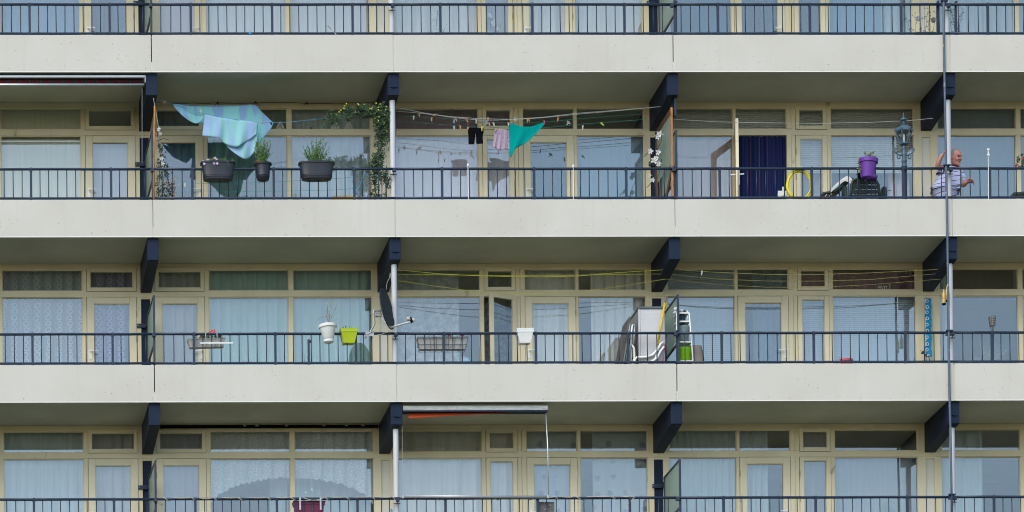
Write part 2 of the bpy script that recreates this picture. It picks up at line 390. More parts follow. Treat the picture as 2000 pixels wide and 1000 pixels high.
for k in range(-8,3):
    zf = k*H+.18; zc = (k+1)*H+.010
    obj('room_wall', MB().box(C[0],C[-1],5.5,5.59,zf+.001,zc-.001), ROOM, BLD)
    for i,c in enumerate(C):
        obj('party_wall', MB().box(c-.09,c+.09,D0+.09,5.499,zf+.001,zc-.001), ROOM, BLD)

# beams
for k in range(-8,4):
    z = k*H+.010
    if k not in (3,2,1,0,-1,-2): pass
    for i,x in enumerate(BX):
        h = .093; m_ = MB()
        yf = .055; zt = z-.002
        pts = [(yf,zt),(yf,z-.375),(D0-.002,z-.500),(D0-.002,zt)]
        m_.prism([(x-h,y,q) for y,q in pts], None, (2*h,0,0))
        bo = obj('beam', m_, NAVY, BLD, bevel=.006)
        if i in (2,4):
            obj('beam_anchor', MB().tube([(x-.06,yf-.004,z-.245),(x-.02,yf-.014,z-.238),(x+.02,yf-.014,z-.25),(x+.065,yf-.004,z-.242)],.008,6).ball((x,yf-.01,z-.25),.014,8,5), NAVY, bo)

# ------------------------------------------------------------------ facade joinery
FY0, FY1 = D0, D0+.075
def sx(b):
    """party line and direction the bay is laid out from"""
    return {0:(C[1],-1),1:(C[1],1),2:(C[3],-1),3:(C[3],1),4:(C[5],-1)}[b]
SHORT = [('door',.152,1.003),('near',1.073,2.43),('far',2.508,3.85)]
LONG = [('near',.185,1.334),('door',1.381,2.251),('narrow',2.403,2.945),('wide',3.012,4.43)]
def span(b, name):
    c, s = sx(b)
    for n,a,e in (SHORT if b in (0,1,4) else LONG):
        if n == name: return tuple(sorted((c+s*a, c+s*e)))
def openings(b): return [n for n,_,_ in (SHORT if b in (0,1,4) else LONG)]
T0, T1, M1 = -.105, -.46, -.568          # transom top, transom foot, main glass top (from the ceiling)
OPEN = {}
def pane(par, x0,x1,z0,z1,y):
    return obj('pane', MB().box(x0,x1,y,y+.006,z0,z1), GLASS, par)
def ring(mb, x0,x1,z0,z1,w_,y0,y1, wb=None):
    """rectangular sash around an opening, members butted"""
    wb = wb or w_
    mb.box(x0,x0+w_,y0,y1,z0,z1); mb.box(x1-w_,x1,y0,y1,z0,z1)
    mb.box(x0+w_,x1-w_,y0,y1,z1-w_,z1); mb.box(x0+w_,x1-w_,y0,y1,z0,z0+wb); return mb

def joinery(k, b):
    """k: level; the bay's fixed frame, panes, doors and vent lights"""
    zc = (k+1)*H+.010; zf = k*H+.18
    c, s = sx(b); L0, L1 = min(C[b],C[b+1]), max(C[b],C[b+1])
    fr = MB(); e = .002
    fr.box(L0+.0,L1-.0,FY0,FY1,zc+T0,zc-e)                # head board
    fr.box(L0,L1,FY0-.004,FY1,zc+M1,zc+T1)                # transom rail
    fr.box(L0,L1,FY0-.006,FY1,zf+e,zf+.09)                # sill
    # verticals = everything that is not an opening
    ops = sorted(span(b,n) for n in openings(b)); xs = [L0]
    for a,e2 in ops: xs += [a,e2]
    xs.append(L1)
    short = b in (0,1,4)
    for i in range(0,len(xs),2):
        a,e2 = xs[i], xs[i+1]
        if i == 0 or i == len(xs)-2:
            edge = a if i == 0 else e2         # party line end
            navy = (abs(edge-C[1])<.01 or abs(edge-C[3])<.01)
            pw = .078 if navy else .072
            fa, fe = (a+pw, e2) if i == 0 else (a, e2-pw)
            fr.box(fa,fe,FY0,FY1,zc+T1,zc+T0); fr.box(fa,fe,FY0,FY1,zf+.09,zc+M1)
            ia, ie = (a, a+pw) if i == 0 else (e2-pw, e2)
            fr.box(ia,ie,FY0,FY1,zc+T1,zc+T0)
            fr.box(ia,ie,FY0+.004,FY1,zc+M1-.035,zc+M1-.001)
            obj('infill_panel', MB().box(ia,ie,FY0+.03,FY1,zf+.09,zc+M1-.036), NAVY if navy else INFILL, BLD)
        else:
            if e2-a > .12:
                q = .075
                for (za,zb) in ((zf+.09,zc+M1),(zc+T1,zc+T0)):
                    if s<0: fr.box(a,a+q-.004,FY0,FY1,za,zb); fr.box(a+q,e2,FY0-.012,FY1,za,zb)
                    else: fr.box(e2-q+.004,e2,FY0,FY1,za,zb); fr.box(a,e2-q,FY0-.012,FY1,za,zb)
            else:
                fr.box(a,e2,FY0,FY1,zf+.09,zc+M1); fr.box(a,e2,FY0,FY1,zc+T1,zc+T0)
    F = obj('window_frame', fr, CREAM, BLD, bevel=.004)
    # thin beads round the fixed panes
    bd = MB()
    for n in openings(b):
        a,e2 = span(b,n)
        vent = n == 'narrow' or (n == 'door' and short)
        if n in ('near','far','wide'):
            ring(bd, a-.001,e2+.001,zf+.089,zc+M1+.001,.012,FY0+.022,FY0+.036)
            pane(F,a,e2,zf+.09,zc+M1,FY0+.038)
        if not vent:
            ring(bd, a-.001,e2+.001,zc+T1-.001,zc+T0+.001,.012,FY0+.022,FY0+.036)
            pane(F,a,e2,zc+T1,zc+T0,FY0+.038)
        else:
            o_ = ring(MB(), a+.005,e2-.005,zc+T1-.012,zc+T0+.028,.066,FY0-.010,FY0+.05)
            v = obj('vent_window', o_, CREAM2, BLD, bevel=.004)
            pane(v,a+.071,e2-.071,zc+T1+.054,zc+T0-.038,FY0+.012)
            obj('shadow_gap', MB().box(a+.001,e2-.001,FY0-.008,FY0-.0055,zc+T1-.018,zc+T1-.0135), DARK, v)
            for hx in (a+.13,e2-.13): obj('hinge', MB().tube([(hx-.035,FY0-.012,zc+T0+.031),(hx+.035,FY0-.012,zc+T0+.031)],.006,6), CREAM, v)
        if n in ('door','narrow'):
            if (k,b,n) in OPEN: continue
            st = .118 if n=='door' else .072
            dr = MB(); z0,z1 = zf+.095, zc+M1-.006; a1,e1 = a+.006,e2-.006
            y0,y1 = FY0-.012,FY0+.045
            dr.box(a1,a1+st,y0,y1,z0,z1); dr.box(e1-st,e1,y0,y1,z0,z1)
            dr.box(a1+st+.001,e1-st-.001,y0+.002,y1,z1-(.11 if n=='door' else .06),z1); dr.box(a1+st+.001,e1-st-.001,y0+.002,y1,z0,z0+.26)
            d = obj('door' if n=='door' else 'casement', dr, CREAM2, BLD, bevel=.004)
            zt = z1-(.11 if n=='door' else .06)
            bb = ring(MB(), a1+st-.001,e1-st+.001,z0+.259,zt+.001,.010,y0+.018,y0+.03); obj('glazing_bead', bb, CREAM, d)
            pane(d,a1+st,e1-st,z0+.26,zt,FY0+.020)
            # hinges on the party side for short bays, on the near side for long ones
            near = a1 if s>0 else e1; farx = e1 if s>0 else a1
            hx = near
            for hz in (z0+.35,z0+1.2,z1-.28): obj('hinge', MB().tube([(hx,y0-.004,hz-.05),(hx,y0-.004,hz+.05)],.007,6), BRASS if (k+b)%2 else CREAM, d)
            if n=='door':
                px = farx + (.055 if farx<hx else -.055); dirn = 1 if farx<hx else -1
                hz = zf+1.075
                obj('handle', MB().box(px-.022,px+.022,y0-.010,y0-.001,hz-.13,hz+.035).tube([(px,y0-.008,hz),(px,y0-.055,hz),(px+dirn*.02,y0-.062,hz),(px+dirn*.125,y0-.062,hz)],.010,8), WHITE, d, bevel=.002)
    if b<99:
        obj('glazing_bead', bd, CREAM, F)
OPEN[(0,3,'door')] = 1; OPEN[(-1,2,'narrow')] = 1
for k in (1,0,-1,-2):
    for b in range(5): joinery(k,b)
# simple facade on the storeys outside the photograph
for k in (2,-3,-4,-5,-6,-7,-8):
    zc=(k+1)*H+.01; zf=k*H+.18
    m_=MB().box(C[0],C[-1],FY0,FY1,zc-.105,zc-.002).box(C[0],C[-1],FY0,FY1,zf+.002,zf+.1)
    xs=[C[0]+i*1.072 for i in range(21)]
    for x in xs: m_.box(x-.04,x+.04,FY0,FY1,zf+.1,zc-.105)
    F=obj('window_frame', m_, CREAM, BLD); obj('pane', MB().box(C[0],C[-1],FY0+.04,FY0+.046,zf+.1,zc-.105), GLASS, F)
    obj('room_blind', MB().box(C[0],C[-1],FY0+.2,FY0+.21,zf+.05,zc-.05), fabric('grey_blind',(.35,.36,.36)), F)
for x in (C[0]-.2, C[-1]+.001):
    obj('end_wall', MB().box(x,x+.199,.0,5.6,-22.05,3.3*H), CONC, BLD)
obj('back_wall', MB().box(C[0],C[-1],5.6,12,-22.05,3.3*H), CONC, BLD)
obj('roof_slab', MB().box(C[0]-.2,C[-1]+.2,.0,5.6,3*H+.011,3*H+.3), CONC, BLD)

# ------------------------------------------------------------------ railings
PX = [2.5,3.85,5.18,6.53,7.885,9.225,10.69,12.226,13.765,15.33,16.87,18.4,19.855,21.2,22.55]
bar0 = post0 = None
def railing(k,b):
    global bar0, post0
    z = k*H; x0,x1 = BX[b],BX[b+1]; y=.062
    t = thing('balcony_railing', f'navy metal railing on the {BAY[b]} from the left, {ROW[k]}'.replace('far-left balcony from the left','far-left balcony').replace('far-right balcony from the left','far-right balcony').replace('middle balcony from the left','middle balcony'), 'railing', (x0,y,z+PAR), 'railings on the balcony parapets')
    o = ORIG[t.name]
    sag = [0.002*math.sin(i*1.7+b*2+k) for i in range(9)]
    pts = [(x0+(x1-x0)*i/8, y, z+1.153+sag[i]) for i in range(9)]
    obj('top_rail', MB().tube(pts,.0225,10), RAIL, t, smooth=True)
    pts = [(x0+(x1-x0)*i/8, y, z+.667+sag[(i*3)%9]*.7) for i in range(9)]
    obj('bottom_rail', MB().tube(pts,.0205,10), RAIL, t, smooth=True)
    if not bar0:
        q = MB().tube([(0,0,.06),(0,0,.52)],.0078,6); bar0 = q
    posts = [p for p in PX if x0 < p < x1]
    edges = [x0]+posts+[x1]
    mesh_b = mesh_p = None
    pm = MB().box(x0-.019,x0+.019,y-.019,y+.019,z+PAR+.001,z+1.177).box(x0-.024,x0+.024,y-.024,y+.024,z+1.12,z+1.128)
    p0 = None
    for p in posts:
        if p0 is None:
            p0 = obj('post', pm, RAIL, t); p0.location = (p-x0,0,0)
        else: inst(p0, t, (p-x0,0,0))
    # clamp at the bay joint
    obj('joint_clamp', MB().box(x0-.03,x0+.03,y-.028,y+.028,z+1.105,z+1.165), RAIL, t, bevel=.004)
    bm_ = MB().tube([(x0,y,z+.67),(x0,y,z+1.14)],.0080,6); b0=None
    rnd = random.Random(k*10+b)
    for i in range(len(edges)-1):
        a,e = edges[i],edges[i+1]; n = max(1,round((e-a)/.148)-1)
        for j in range(n):
            x = a+(e-a)*(j+1)/(n+1)+rnd.uniform(-.004,.004)-x0
            if b0 is None: b0 = obj('bar', bm_, RAIL, t, smooth=True); b0.location=(x,0,0)
            else: q=inst(b0,t,(x,0,0)); q.rotation_euler=(0,rnd.uniform(-.006,.006),0); q.location.x -= q.rotation_euler[1]*0.3
for k in (1,0,-1,-2):
    for b in range(5): railing(k,b)

# ------------------------------------------------------------------ drainpipes and lightning pole
for i,(c,lab) in enumerate(((2,'pale grey drainpipe running down between the second and middle balconies'),(4,'pale grey drainpipe beside the man, left of the far-right balcony'))):
    x = BX[c]+(.0 if c==2 else .005)
    t = thing('drainpipe', lab, 'drainpipe', (x,.2,-6*H), 'drainpipes through the balcony slabs')
    for k in range(-6,3):
        off = .006*k
        q = obj('pipe', MB().tube([(x-off*0,.2,k*H+.181),(x,.2,(k+1)*H-.41)],.046,16), PIPE, t, smooth='auto')
        obj('pipe_clip', MB().tube([(x-.055,.145,k*H+1.09),(x-.02,.135,k*H+1.085),(x+.02,.135,k*H+1.085),(x+.055,.145,k*H+1.09)],.007,6).tube([(x,.135,k*H+1.085),(x,.07,k*H+1.12)],.008,6), RAIL, q)
pp = [W(1842.5,-60,-.05),W(1843.5,70,-.05),W(1845,170,-.05),W(1846.5,250,-.05),W(1848,330,-.05),W(1850,440,-.05),W(1851.5,540,-.05),W(1853,660,-.05),W(1854.5,770,-.05),W(1856,830,-.05),W(1858,930,-.05),W(1859.5,1030,-.05)]
top=pp[0]; bot=pp[-1]
t = thing('steel_pole', 'thin blue-grey steel pole running down outside the parapets beside the right drainpipe', 'pole', tuple(bot))
obj('pole', MB().tube(pp,.020,10), mat('pole_paint',(.075,.10,.145),.4,var=.25,scale=3,dirt=((.4,.42,.45),9,.66)), t, smooth=True)
for py in (8,329,652,972):
    q = W(1843.5+(py-8)*.0155,py,-.03)
    obj('clamp', MB().box(q.x-.045,q.x+.045,q.y-.012,q.y+.06,q.z-.02,q.z+.035).tube([(q.x-.06,q.y-.03,q.z+.045),(q.x+.06,q.y-.03,q.z+.045)],.018,8), RAIL, t, bevel=.004)

# extra stanchions at the joints
for k,xx in ((1,19.03),(1,19.335),(1,14.64),(0,14.59),(-1,14.60)):
    z=k*H
    obj('post', MB().box(xx-.017,xx+.017,.11,.14,z+.185,z+1.2).tube([(xx,.125,z+1.2),(xx,.06,z+1.2)],.02,8), RAIL, bpy.data.objects['apartment_building'])

# ------------------------------------------------------------------ balcony dividers
for k in (1,0,-1,-2):
    for c in (1,3):
        x = BX[c]+.01+.045*(c==3); zc=(k+1)*H+.01; zt=zc-.95; zb=zc-1.77; ya,yb=.11,1.25
        wood = k==0
        lab = f"frosted glass divider between the {'two left' if c==1 else 'middle and fourth'} balconies, {ROW[k]}"
        t = thing('balcony_divider', lab, 'divider', (x,ya,k*H+.18), 'glass dividers between balconies')
        obj('panel', MB().box(x-.004,x+.004,ya+.03,yb-.03,zb+.03,zt-.03), SCREEN, t)
        fr = MB(); r=.017
        fr.box(x-r,x+r,ya-.018,ya+.018,k*H+.181,zt); fr.box(x-r,x+r,yb-.018,yb+.018,zb,zt)
        fr.box(x-r,x+r,ya+.018,yb-.018,zt-.03,zt); fr.box(x-r,x+r,ya+.018,yb-.018,zb,zb+.03)
        obj('frame', fr, RAIL, t, bevel=.003)
        zk=zc-1.06
        obj('bracket', MB().box(x-.018,x+.018,yb+.018,D0-.03,zk-.035,zk+.03).box(x-.17,x+.018,D0-.03,D0-.006,zk-.035,zk+.03), RAIL, t)
        obj('bolt', MB().ball((x-.15,D0-.032,zk),.010,8,5), STEEL, t)

# ------------------------------------------------------------------ curtains and blinds behind the glass
def curtain(k, b, name, kind, m, desc, f0=0.0, f1=1.0, ztop=.03, zbot=None, folds=None, amp=.034, y=D0+.18, where=None, xr=None, bottom=None, nm='curtain', cat='curtain', grp='curtains behind the windows'):
    zc=(k+1)*H; zf=k*H+.19
    a,e = xr or span(b,name)
    if not xr: a-=.02; e+=.02
    L=e-a; x0=a+L*f0; x1=a+L*f1
    zt=zc-ztop; zb = zf if zbot is None else zc-zbot
    rnd=random.Random(k*100+b*10+len(desc)); mb=MB()
    if kind=='hblind':
        step=.034; n=int((zt-zb)/step)
        for i in range(n):
            z=zt-i*step
            mb.add([(x0,y-.005,z-.032),(x1,y-.005,z-.032),(x1,y+.003,z),(x0,y+.003,z)],[(0,1,2,3)])
        mb.box(x0,x1,y-.015,y+.015,zb-.03,zb-.005)
        if zt-zb>1.9:
            for q in (.2,.8): mb.tube([(x0+(x1-x0)*q,y-.014,zt),(x0+(x1-x0)*q,y-.014,zb)],.002,4)
    elif kind=='vblind':
        n=max(2,int((x1-x0)/.089))
        for i in range(n):
            x=x0+(x1-x0)*i/n; w_=(x1-x0)/n; dx=rnd.uniform(-.002,.002)
            mb.add([(x+dx,y+.008,zb),(x+w_*1.03+dx,y-.008,zb),(x+w_*1.03+dx,y-.008,zt),(x+dx,y+.008,zt)],[(0,1,2,3)])
    else:
        nx = max(8,int((x1-x0)/.016)); nz=14
        if kind=='plain': amp*=.12
        fr = (folds or 7.5)
        ph=[rnd.uniform(0,6.28) for _ in range(4)]; vs=[]
        for j in range(nz+1):
            v=j/nz
            for i in range(nx+1):
                u=i/nx; x=x0+(x1-x0)*u
                s_=x*fr*2*math.pi/1.0
                # folds wander and sharpen so they are not a regular wave
                q=math.sin(s_+1.6*math.sin(x*2.3+ph[0])+.35*math.sin(v*3+ph[1])) + .5*math.sin(s_*.47+ph[2]+v*.6)+.3*math.sin(s_*1.9+ph[3])
                zbb = bottom(u) if bottom else zb
                zz=zt+(zbb-zt)*v
                vs.append((x+amp*.3*math.cos(s_)*v, y+amp*q*(.55+.45*v), zz))
        fs=[(j*(nx+1)+i,j*(nx+1)+i+1,(j+1)*(nx+1)+i+1,(j+1)*(nx+1)+i) for j in range(nz) for i in range(nx)]
        mb.add(vs,fs)
    place = where or {'near':'window next to the door','far':'outer window','door':'balcony door','narrow':'narrow casement','wide':'wide window'}[name]
    lab=f"{desc} behind the {place}, {BAY[b]}, {ROWS[k]}"
    return single(nm, mb, m, lab, cat, (x0,y,zb), grp, smooth=(kind not in ('hblind','vblind')))

teal=fabric('teal_white_net',(.44,.66,.64)); white=fabric('white_net',(.84,.83,.80)); cool=fabric('cool_white_net',(.52,.62,.66))
grey=fabric('grey_net',(.48,.48,.48)); lav=fabric('lavender_blind',(.93,.86,.97)); mauve=fabric('mauve_blind',(.42,.27,.42))
pink=fabric('pinkish_net',(.80,.66,.66)); blue=fabric('pale_blue_blind',(.26,.40,.54)); bluegrey=fabric('blue_grey_blind',(.13,.20,.27)); darkc=fabric('dark_curtain',(.10,.10,.12))
greenc=fabric('grey_green_curtain',(.22,.33,.29)); slate=fabric('slate_blind',(.15,.18,.22)); cream_v=fabric('cream_vertical_blind',(.92,.92,.74))
lace=fabric('lace_net',(.56,.60,.66),'chain',(.36,.42,.48)); lacev=fabric('violet_lace_net',(.36,.37,.54),'chain',(.19,.20,.34)); lace2=fabric('floral_lace',(.50,.54,.56),'blotch',(.36,.40,.42)); lace3=fabric('scallop_lace',(.82,.85,.87),'lace',(.60,.65,.70),2.3)
flower=fabric('flower_print_net',(.47,.54,.60),'flower',(.24,.28,.36)); navyst=fabric('navy_striped_curtain',(.012,.020,.085),'stripes',(.03,.045,.17)); wineb=fabric('wine_brown_curtain',(.28,.14,.19)); blindm=fabric('venetian_blind',(.72,.74,.72)); blindb=fabric('blue_venetian_blind',(.50,.60,.70))
brownb=fabric('brown_roller',(.12,.085,.07))
# top row
curtain(1,0,'near','plain',blue,'plain blue-grey blind'); curtain(1,0,'far','plain',blue,'plain blue-grey blind')
curtain(1,0,'door','fold',slate,'two-tone grey curtain',f0=0,f1=.62); curtain(1,0,'door','plain',bluegrey,'lighter grey half curtain',f0=.62,f1=1)
curtain(1,1,'door','plain',pink,'pinkish mesh blind'); curtain(1,1,'near','plain',white,'plain white blind'); curtain(1,1,'far','plain',white,'plain white blind')
curtain(1,2,'wide','fold',white,'soft white curtain',folds=4,amp=.03); curtain(1,2,'narrow','plain',grey,'plain grey blind')
curtain(1,2,'door','fold',white,'loosely folded white curtain',folds=3,amp=.04); curtain(1,2,'near','plain',white,'plain white blind')
curtain(1,3,'near','plain',bluegrey,'plain blue-grey blind',f0=.2); curtain(1,3,'near','fold',white,'gathered white strip of curtain',f1=.14,amp=.015)
curtain(1,3,'door','fold',slate,'dull slate curtain'); curtain(1,3,'narrow','plain',slate,'dark slate blind',f0=.22); curtain(1,3,'narrow','plain',blue,'pale strip of blind',f1=.2)
curtain(1,3,'wide','plain',blue,'plain blue-grey blind',f1=.66); curtain(1,3,'wide','fold',cool,'gathered pale curtain',f0=.66,folds=9)
curtain(1,4,'far','fold',cool,'folded pale blue curtain',folds=8); curtain(1,4,'near','fold',cool,'folded pale blue curtain',folds=8)
# second row
curtain(0,0,'near','vblind',cream_v,'cream vertical-slat blind',nm='blind',cat='blind',y=D0+.12); curtain(0,0,'far','vblind',cream_v,'cream vertical-slat blind',nm='blind',cat='blind')
curtain(0,0,'door','vblind',fabric('mauve_vertical_blind',(.68,.65,.68)),'mauve-grey vertical-slat blind',ztop=.62,nm='blind',cat='blind')
curtain(0,1,'door','fold',slate,'slate curtain',f0=.25); curtain(0,1,'near','fold',greenc,'grey-green pleated curtain',folds=6); curtain(0,1,'far','fold',cool,'white net curtain',folds=5)
curtain(0,2,'wide','plain',lav,'plain lavender blind',ztop=.52); curtain(0,2,'wide','plain',mauve,'mauve curtain',ztop=.03,zbot=.6,y=D0+.3,where='transom of the wide window')
curtain(0,2,'narrow','plain',lav,'plain lavender blind',ztop=.52); curtain(0,2,'narrow','plain',mauve,'mauve curtain',zbot=.6,y=D0+.3,where='vent light above the narrow casement')
curtain(0,2,'door','plain',bluegrey,'plain grey-blue blind',ztop=.55); curtain(0,2,'near','plain',blue,'plain pale blue blind',ztop=.52)
curtain(0,3,'near','fold',pink,'pinkish net curtain',folds=3.5,ztop=.55); curtain(0,3,'near','hblind',blindm,'grey venetian blind',zbot=.55,where='transom next to the open door',nm='blind',cat='blind',grp='venetian blinds')
curtain(0,3,'door','hblind',blindm,'grey venetian blind',zbot=.52,y=D0+.16,where='transom over the open door',nm='blind',cat='blind',grp='venetian blinds')
c0=curtain(0,3,'door','fold',navyst,'navy curtain with coloured stripes',ztop=.56,folds=11,amp=.02,y=D0+.05,where='doorway left open')
curtain(0,3,'narrow','hblind',blindm,'half lowered venetian blind',zbot=1.12,nm='blind',cat='blind',grp='venetian blinds'); curtain(0,3,'narrow','fold',grey,'grey and pink curtain',ztop=1.0,y=D0+.34,where='lower part of the narrow casement')
curtain(0,3,'wide','hblind',blindm,'half lowered venetian blind',zbot=1.12,nm='blind',cat='blind',grp='venetian blinds'); curtain(0,3,'wide','fold',pink,'pinkish curtain',f0=.74,ztop=.6,y=D0+.36,where='right end of the wide window')
curtain(0,3,'wide','plain',bluegrey,'blue-grey sheet',f1=.72,ztop=1.05,y=D0+.36,where='lower part of the wide window')
curtain(0,4,'far','plain',fabric('deep_blue_blind',(.22,.29,.34)),'plain dusky blue blind',ztop=.03); curtain(0,4,'near','plain',bluegrey,'plain dusky blue blind')
# third row
curtain(-1,0,'near','fold',lace,'lace net curtain',folds=6); curtain(-1,0,'far','fold',lace,'lace net curtain',folds=6); curtain(-1,0,'door','fold',lacev,'violet lace net curtain',folds=6)
curtain(-1,1,'door','fold',grey,'folded grey-white curtain',folds=6); curtain(-1,1,'near','fold',teal,'teal-white folded curtain',folds=6); curtain(-1,1,'far','fold',teal,'teal-white folded curtain',folds=6)
curtain(-1,2,'wide','fold',lace2,'floral lace curtain',f1=.76,folds=3); curtain(-1,2,'narrow','fold',fabric('grey_lace',(.20,.22,.23),'blotch',(.12,.14,.15)),'floral lace curtain',folds=4,y=D0+.3)
curtain(-1,2,'door','fold',white,'white curtain in deep folds',folds=6,amp=.03); curtain(-1,2,'near','fold',white,'white curtain in deep folds',f0=.22,folds=6,amp=.03)
curtain(-1,3,'near','hblind',blindb,'pale blue venetian blind',nm='blind',cat='blind',grp='venetian blinds'); curtain(-1,3,'door','fold',bluegrey,'blue-grey curtain',f0=.35,folds=4)
curtain(-1,3,'narrow','hblind',blindb,'pale blue venetian blind',ztop=.5,nm='blind',cat='blind',grp='venetian blinds'); curtain(-1,3,'narrow','plain',wineb,'wine-brown cloth',zbot=.52,where='vent light above the narrow casement')
curtain(-1,3,'wide','hblind',blindb,'pale blue venetian blind',ztop=.5,nm='blind',cat='blind',grp='venetian blinds'); curtain(-1,3,'wide','fold',wineb,'wine-brown cloth',zbot=.52,folds=4,where='transom of the wide window')
curtain(-1,4,'far','fold',cool,'gathered white curtain edge',f1=.14,folds=10); curtain(-1,4,'far','plain',brownb,'brown cloth strip',zbot=.52,y=D0+.3,where='transom of the outer window'); curtain(-1,4,'near','plain',bluegrey,'plain blue-grey blind')
# bottom row
curtain(-2,0,'near','fold',cool,'white net curtain in folds',folds=6); curtain(-2,0,'far','fold',cool,'white net curtain in folds',folds=6); curtain(-2,0,'door','fold',grey,'greyish net curtain in folds',folds=6)
curtain(-2,1,'door','fold',fabric('violet_grey_net',(.36,.36,.44)),'violet-grey net curtain',folds=8,amp=.016)
xa=span(1,'near')[0]-.03; xb=span(1,'far')[1]+.03; zc_=-1*H
def arch(u):
    t=abs(u-.5)*2; zz=.82+.25*t**1.6+.24*t**6
    return zc_-zz-.032*abs(math.sin(u*math.pi*30))
curtain(-2,1,'near','fold',lace3,'arched scalloped lace curtain',xr=(xa,xb),bottom=arch,folds=5,amp=.03,y=D0+.16,where='pair of windows')
curtain(-2,1,'near','fold',cool,'white net curtain further in',f0=.78,folds=4,y=D0+.6); curtain(-2,1,'far','fold',cool,'white net curtain further in',folds=4,y=D0+.6)
curtain(-2,2,'wide','fold',white,'white net curtain',folds=3.5); curtain(-2,2,'narrow','fold',white,'white net curtain',folds=4.5)
curtain(-2,2,'door','fold',flower,'flower-print curtain',folds=4,amp=.012); curtain(-2,2,'near','fold',flower,'flower-print curtain',f0=.22,folds=4,amp=.012)
curtain(-2,3,'near','fold',cool,'pleated pale blue curtain',folds=9); curtain(-2,3,'door','fold',cool,'pleated pale blue curtain',f1=.6,folds=9)
curtain(-2,3,'narrow','plain',fabric('rosy_grey_blind',(.36,.34,.38)),'plain rosy grey blind'); curtain(-2,3,'wide','plain',fabric('ice_blue_blind',(.40,.46,.52)),'plain ice-blue blind',ztop=.5)
curtain(-2,4,'far','fold',cool,'gathered pale curtain',f1=.55,folds=5); curtain(-2,4,'near','plain',blue,'plain blue blind')

# ------------------------------------------------------------------ open leaves
def open_leaf(name, hinge, width, ang, k, st, label_parent=BLD, flip=1):
    """a glazed leaf standing open, turned about its hinge line"""
    zc=(k+1)*H+.010; zf=k*H+.18; z0,z1=zf+.095,zc+M1-.006
    ca,sa=math.cos(ang),math.sin(ang); U=Vector((ca,sa,0)); V=Vector((-sa,ca,0))*.026
    def slab(m_,u0,u1,za,zb,t=1.0,off=0):
        c=Vector(hinge)+U*((u0+u1)/2)+Vector((0,0,(za+zb)/2))+V*off
        return m_.obox(c,U*((u1-u0)/2),V*t,Vector((0,0,(zb-za)/2)))
    m_=MB(); slab(m_,0,st,z0,z1); slab(m_,width-st,width,z0,z1); slab(m_,st+.001,width-st-.001,z1-st*.95,z1,.95); slab(m_,st+.001,width-st-.001,z0,z0+.26,.95)
    d=obj(name,m_,CREAM2,BLD,bevel=.004)
    obj('pane',slab(MB(),st,width-st,z0+.26,z1-st*.95,.12),GLASS,d)
    return d,U,V,zf
hx=span(3,'door')[0]+.01
d,U,V,zf=open_leaf('door',(hx,D0-.01,0),.86,R_(-103),0,.118)
bb_=MB(); zc_o=H+.010
for (ua,ub,za,zb) in ((0.003,.115,zf+.1,zc_o+M1-.01),(.745,.857,zf+.1,zc_o+M1-.01),(.116,.744,zc_o+M1-.12,zc_o+M1-.01),(.116,.744,zf+.1,zf+.35)):
    bb_.obox(Vector((hx,D0-.01,(za+zb)/2))+U*((ua+ub)/2)-V.normalized()*.0285,U*((ub-ua)/2),V.normalized()*.002,Vector((0,0,(zb-za)/2)))
obj('brown_facing',bb_,BROWN,d)
c=Vector((hx,D0-.01,zf+1.075))+U*.80
obj('handle',MB().obox(c+V*1.2+Vector((0,0,-.05)),U*.022,V*.15,Vector((0,0,.12))).tube([c-V*4.2,c+V*4.2],.011,8),WHITE,d)
hx=span(2,'narrow')[1]-.006
d,U,V,zf=open_leaf('casement',(hx,D0-.015,0),.53,R_(180+24),-1,.072)

# ------------------------------------------------------------------ laundry lines, pegs and washing
def sagline(p0,p1,sag,n=14):
    p0,p1=Vector(p0),Vector(p1); out=[]
    for i in range(n+1):
        u=i/n; p=p0.lerp(p1,u); p.z-=sag*4*u*(1-u); out.append(p)
    return out
def wires(name,lab,lines,r,m,cat='clothes line',grp='clothes lines'):
    mb=MB()
    for l in lines: mb.tube(l,r,5)
    return single(name,mb,m,lab,cat,lines[0][0],grp)
linew=mat('white_line',(.62,.62,.62),.5); liney=mat('yellow_line',(.55,.55,.05),.5); lineg=mat('green_line',(.05,.33,.28),.5); lineb=mat('blue_line',(.13,.33,.50),.5); linegr=mat('grey_line',(.3,.31,.32),.5)
def P(pts,Y):
    if not isinstance(Y,(list,tuple)): Y=[Y]*len(pts)
    return [W(x,y,q) for (x,y),q in zip(pts,Y)]
wires('clothes_line','pair of white clothes lines across the middle balcony, second row',
      [P([(775,210),(830,221),(880,228),(940,232),(1000,233),(1060,229),(1130,221),(1210,215),(1302,207)],.62),
       P([(775,217),(830,222),(880,229),(940,235),(1000,234),(1060,230),(1130,223),(1210,216),(1296,208)],.74)],.004,linew)
wires('clothes_line','thin green clothes lines across the middle balcony, second row',
      [P([(775,226),(880,232),(940,240),(1050,240),(1130,232),(1262,222)],.95),P([(775,236),(900,246),(995,250),(1060,250),(1140,242),(1262,233)],.85)],.0032,lineg)
wires('clothes_line','blue clothes line holding the tie-dye sheets, second balcony from the left',
      [P([(300,193),(320,199),(337,203),(398,206),(497,206)],.62),P([(337,203),(398,222),(450,232),(504,240),(560,239),(600,235),(640,231)],[.6,.4,.4,.4,.45,.5,.55])],.004,lineb)
wires('clothes_line','thin green line strung low behind the railing under the dark planters',
      [P([(330,344),(356,356),(384,358),(460,358),(540,355),(640,350),(768,340)],.12),P([(330,376),(400,373),(470,374),(560,373),(650,371),(740,366)],.12)],.0028,lineg)
wires('clothes_line','pale clothes line across the fourth balcony, second row',
      [P([(1318,233),(1400,238),(1500,240),(1600,241),(1700,239),(1770,236),(1822,231)],.6)],.0032,linew)
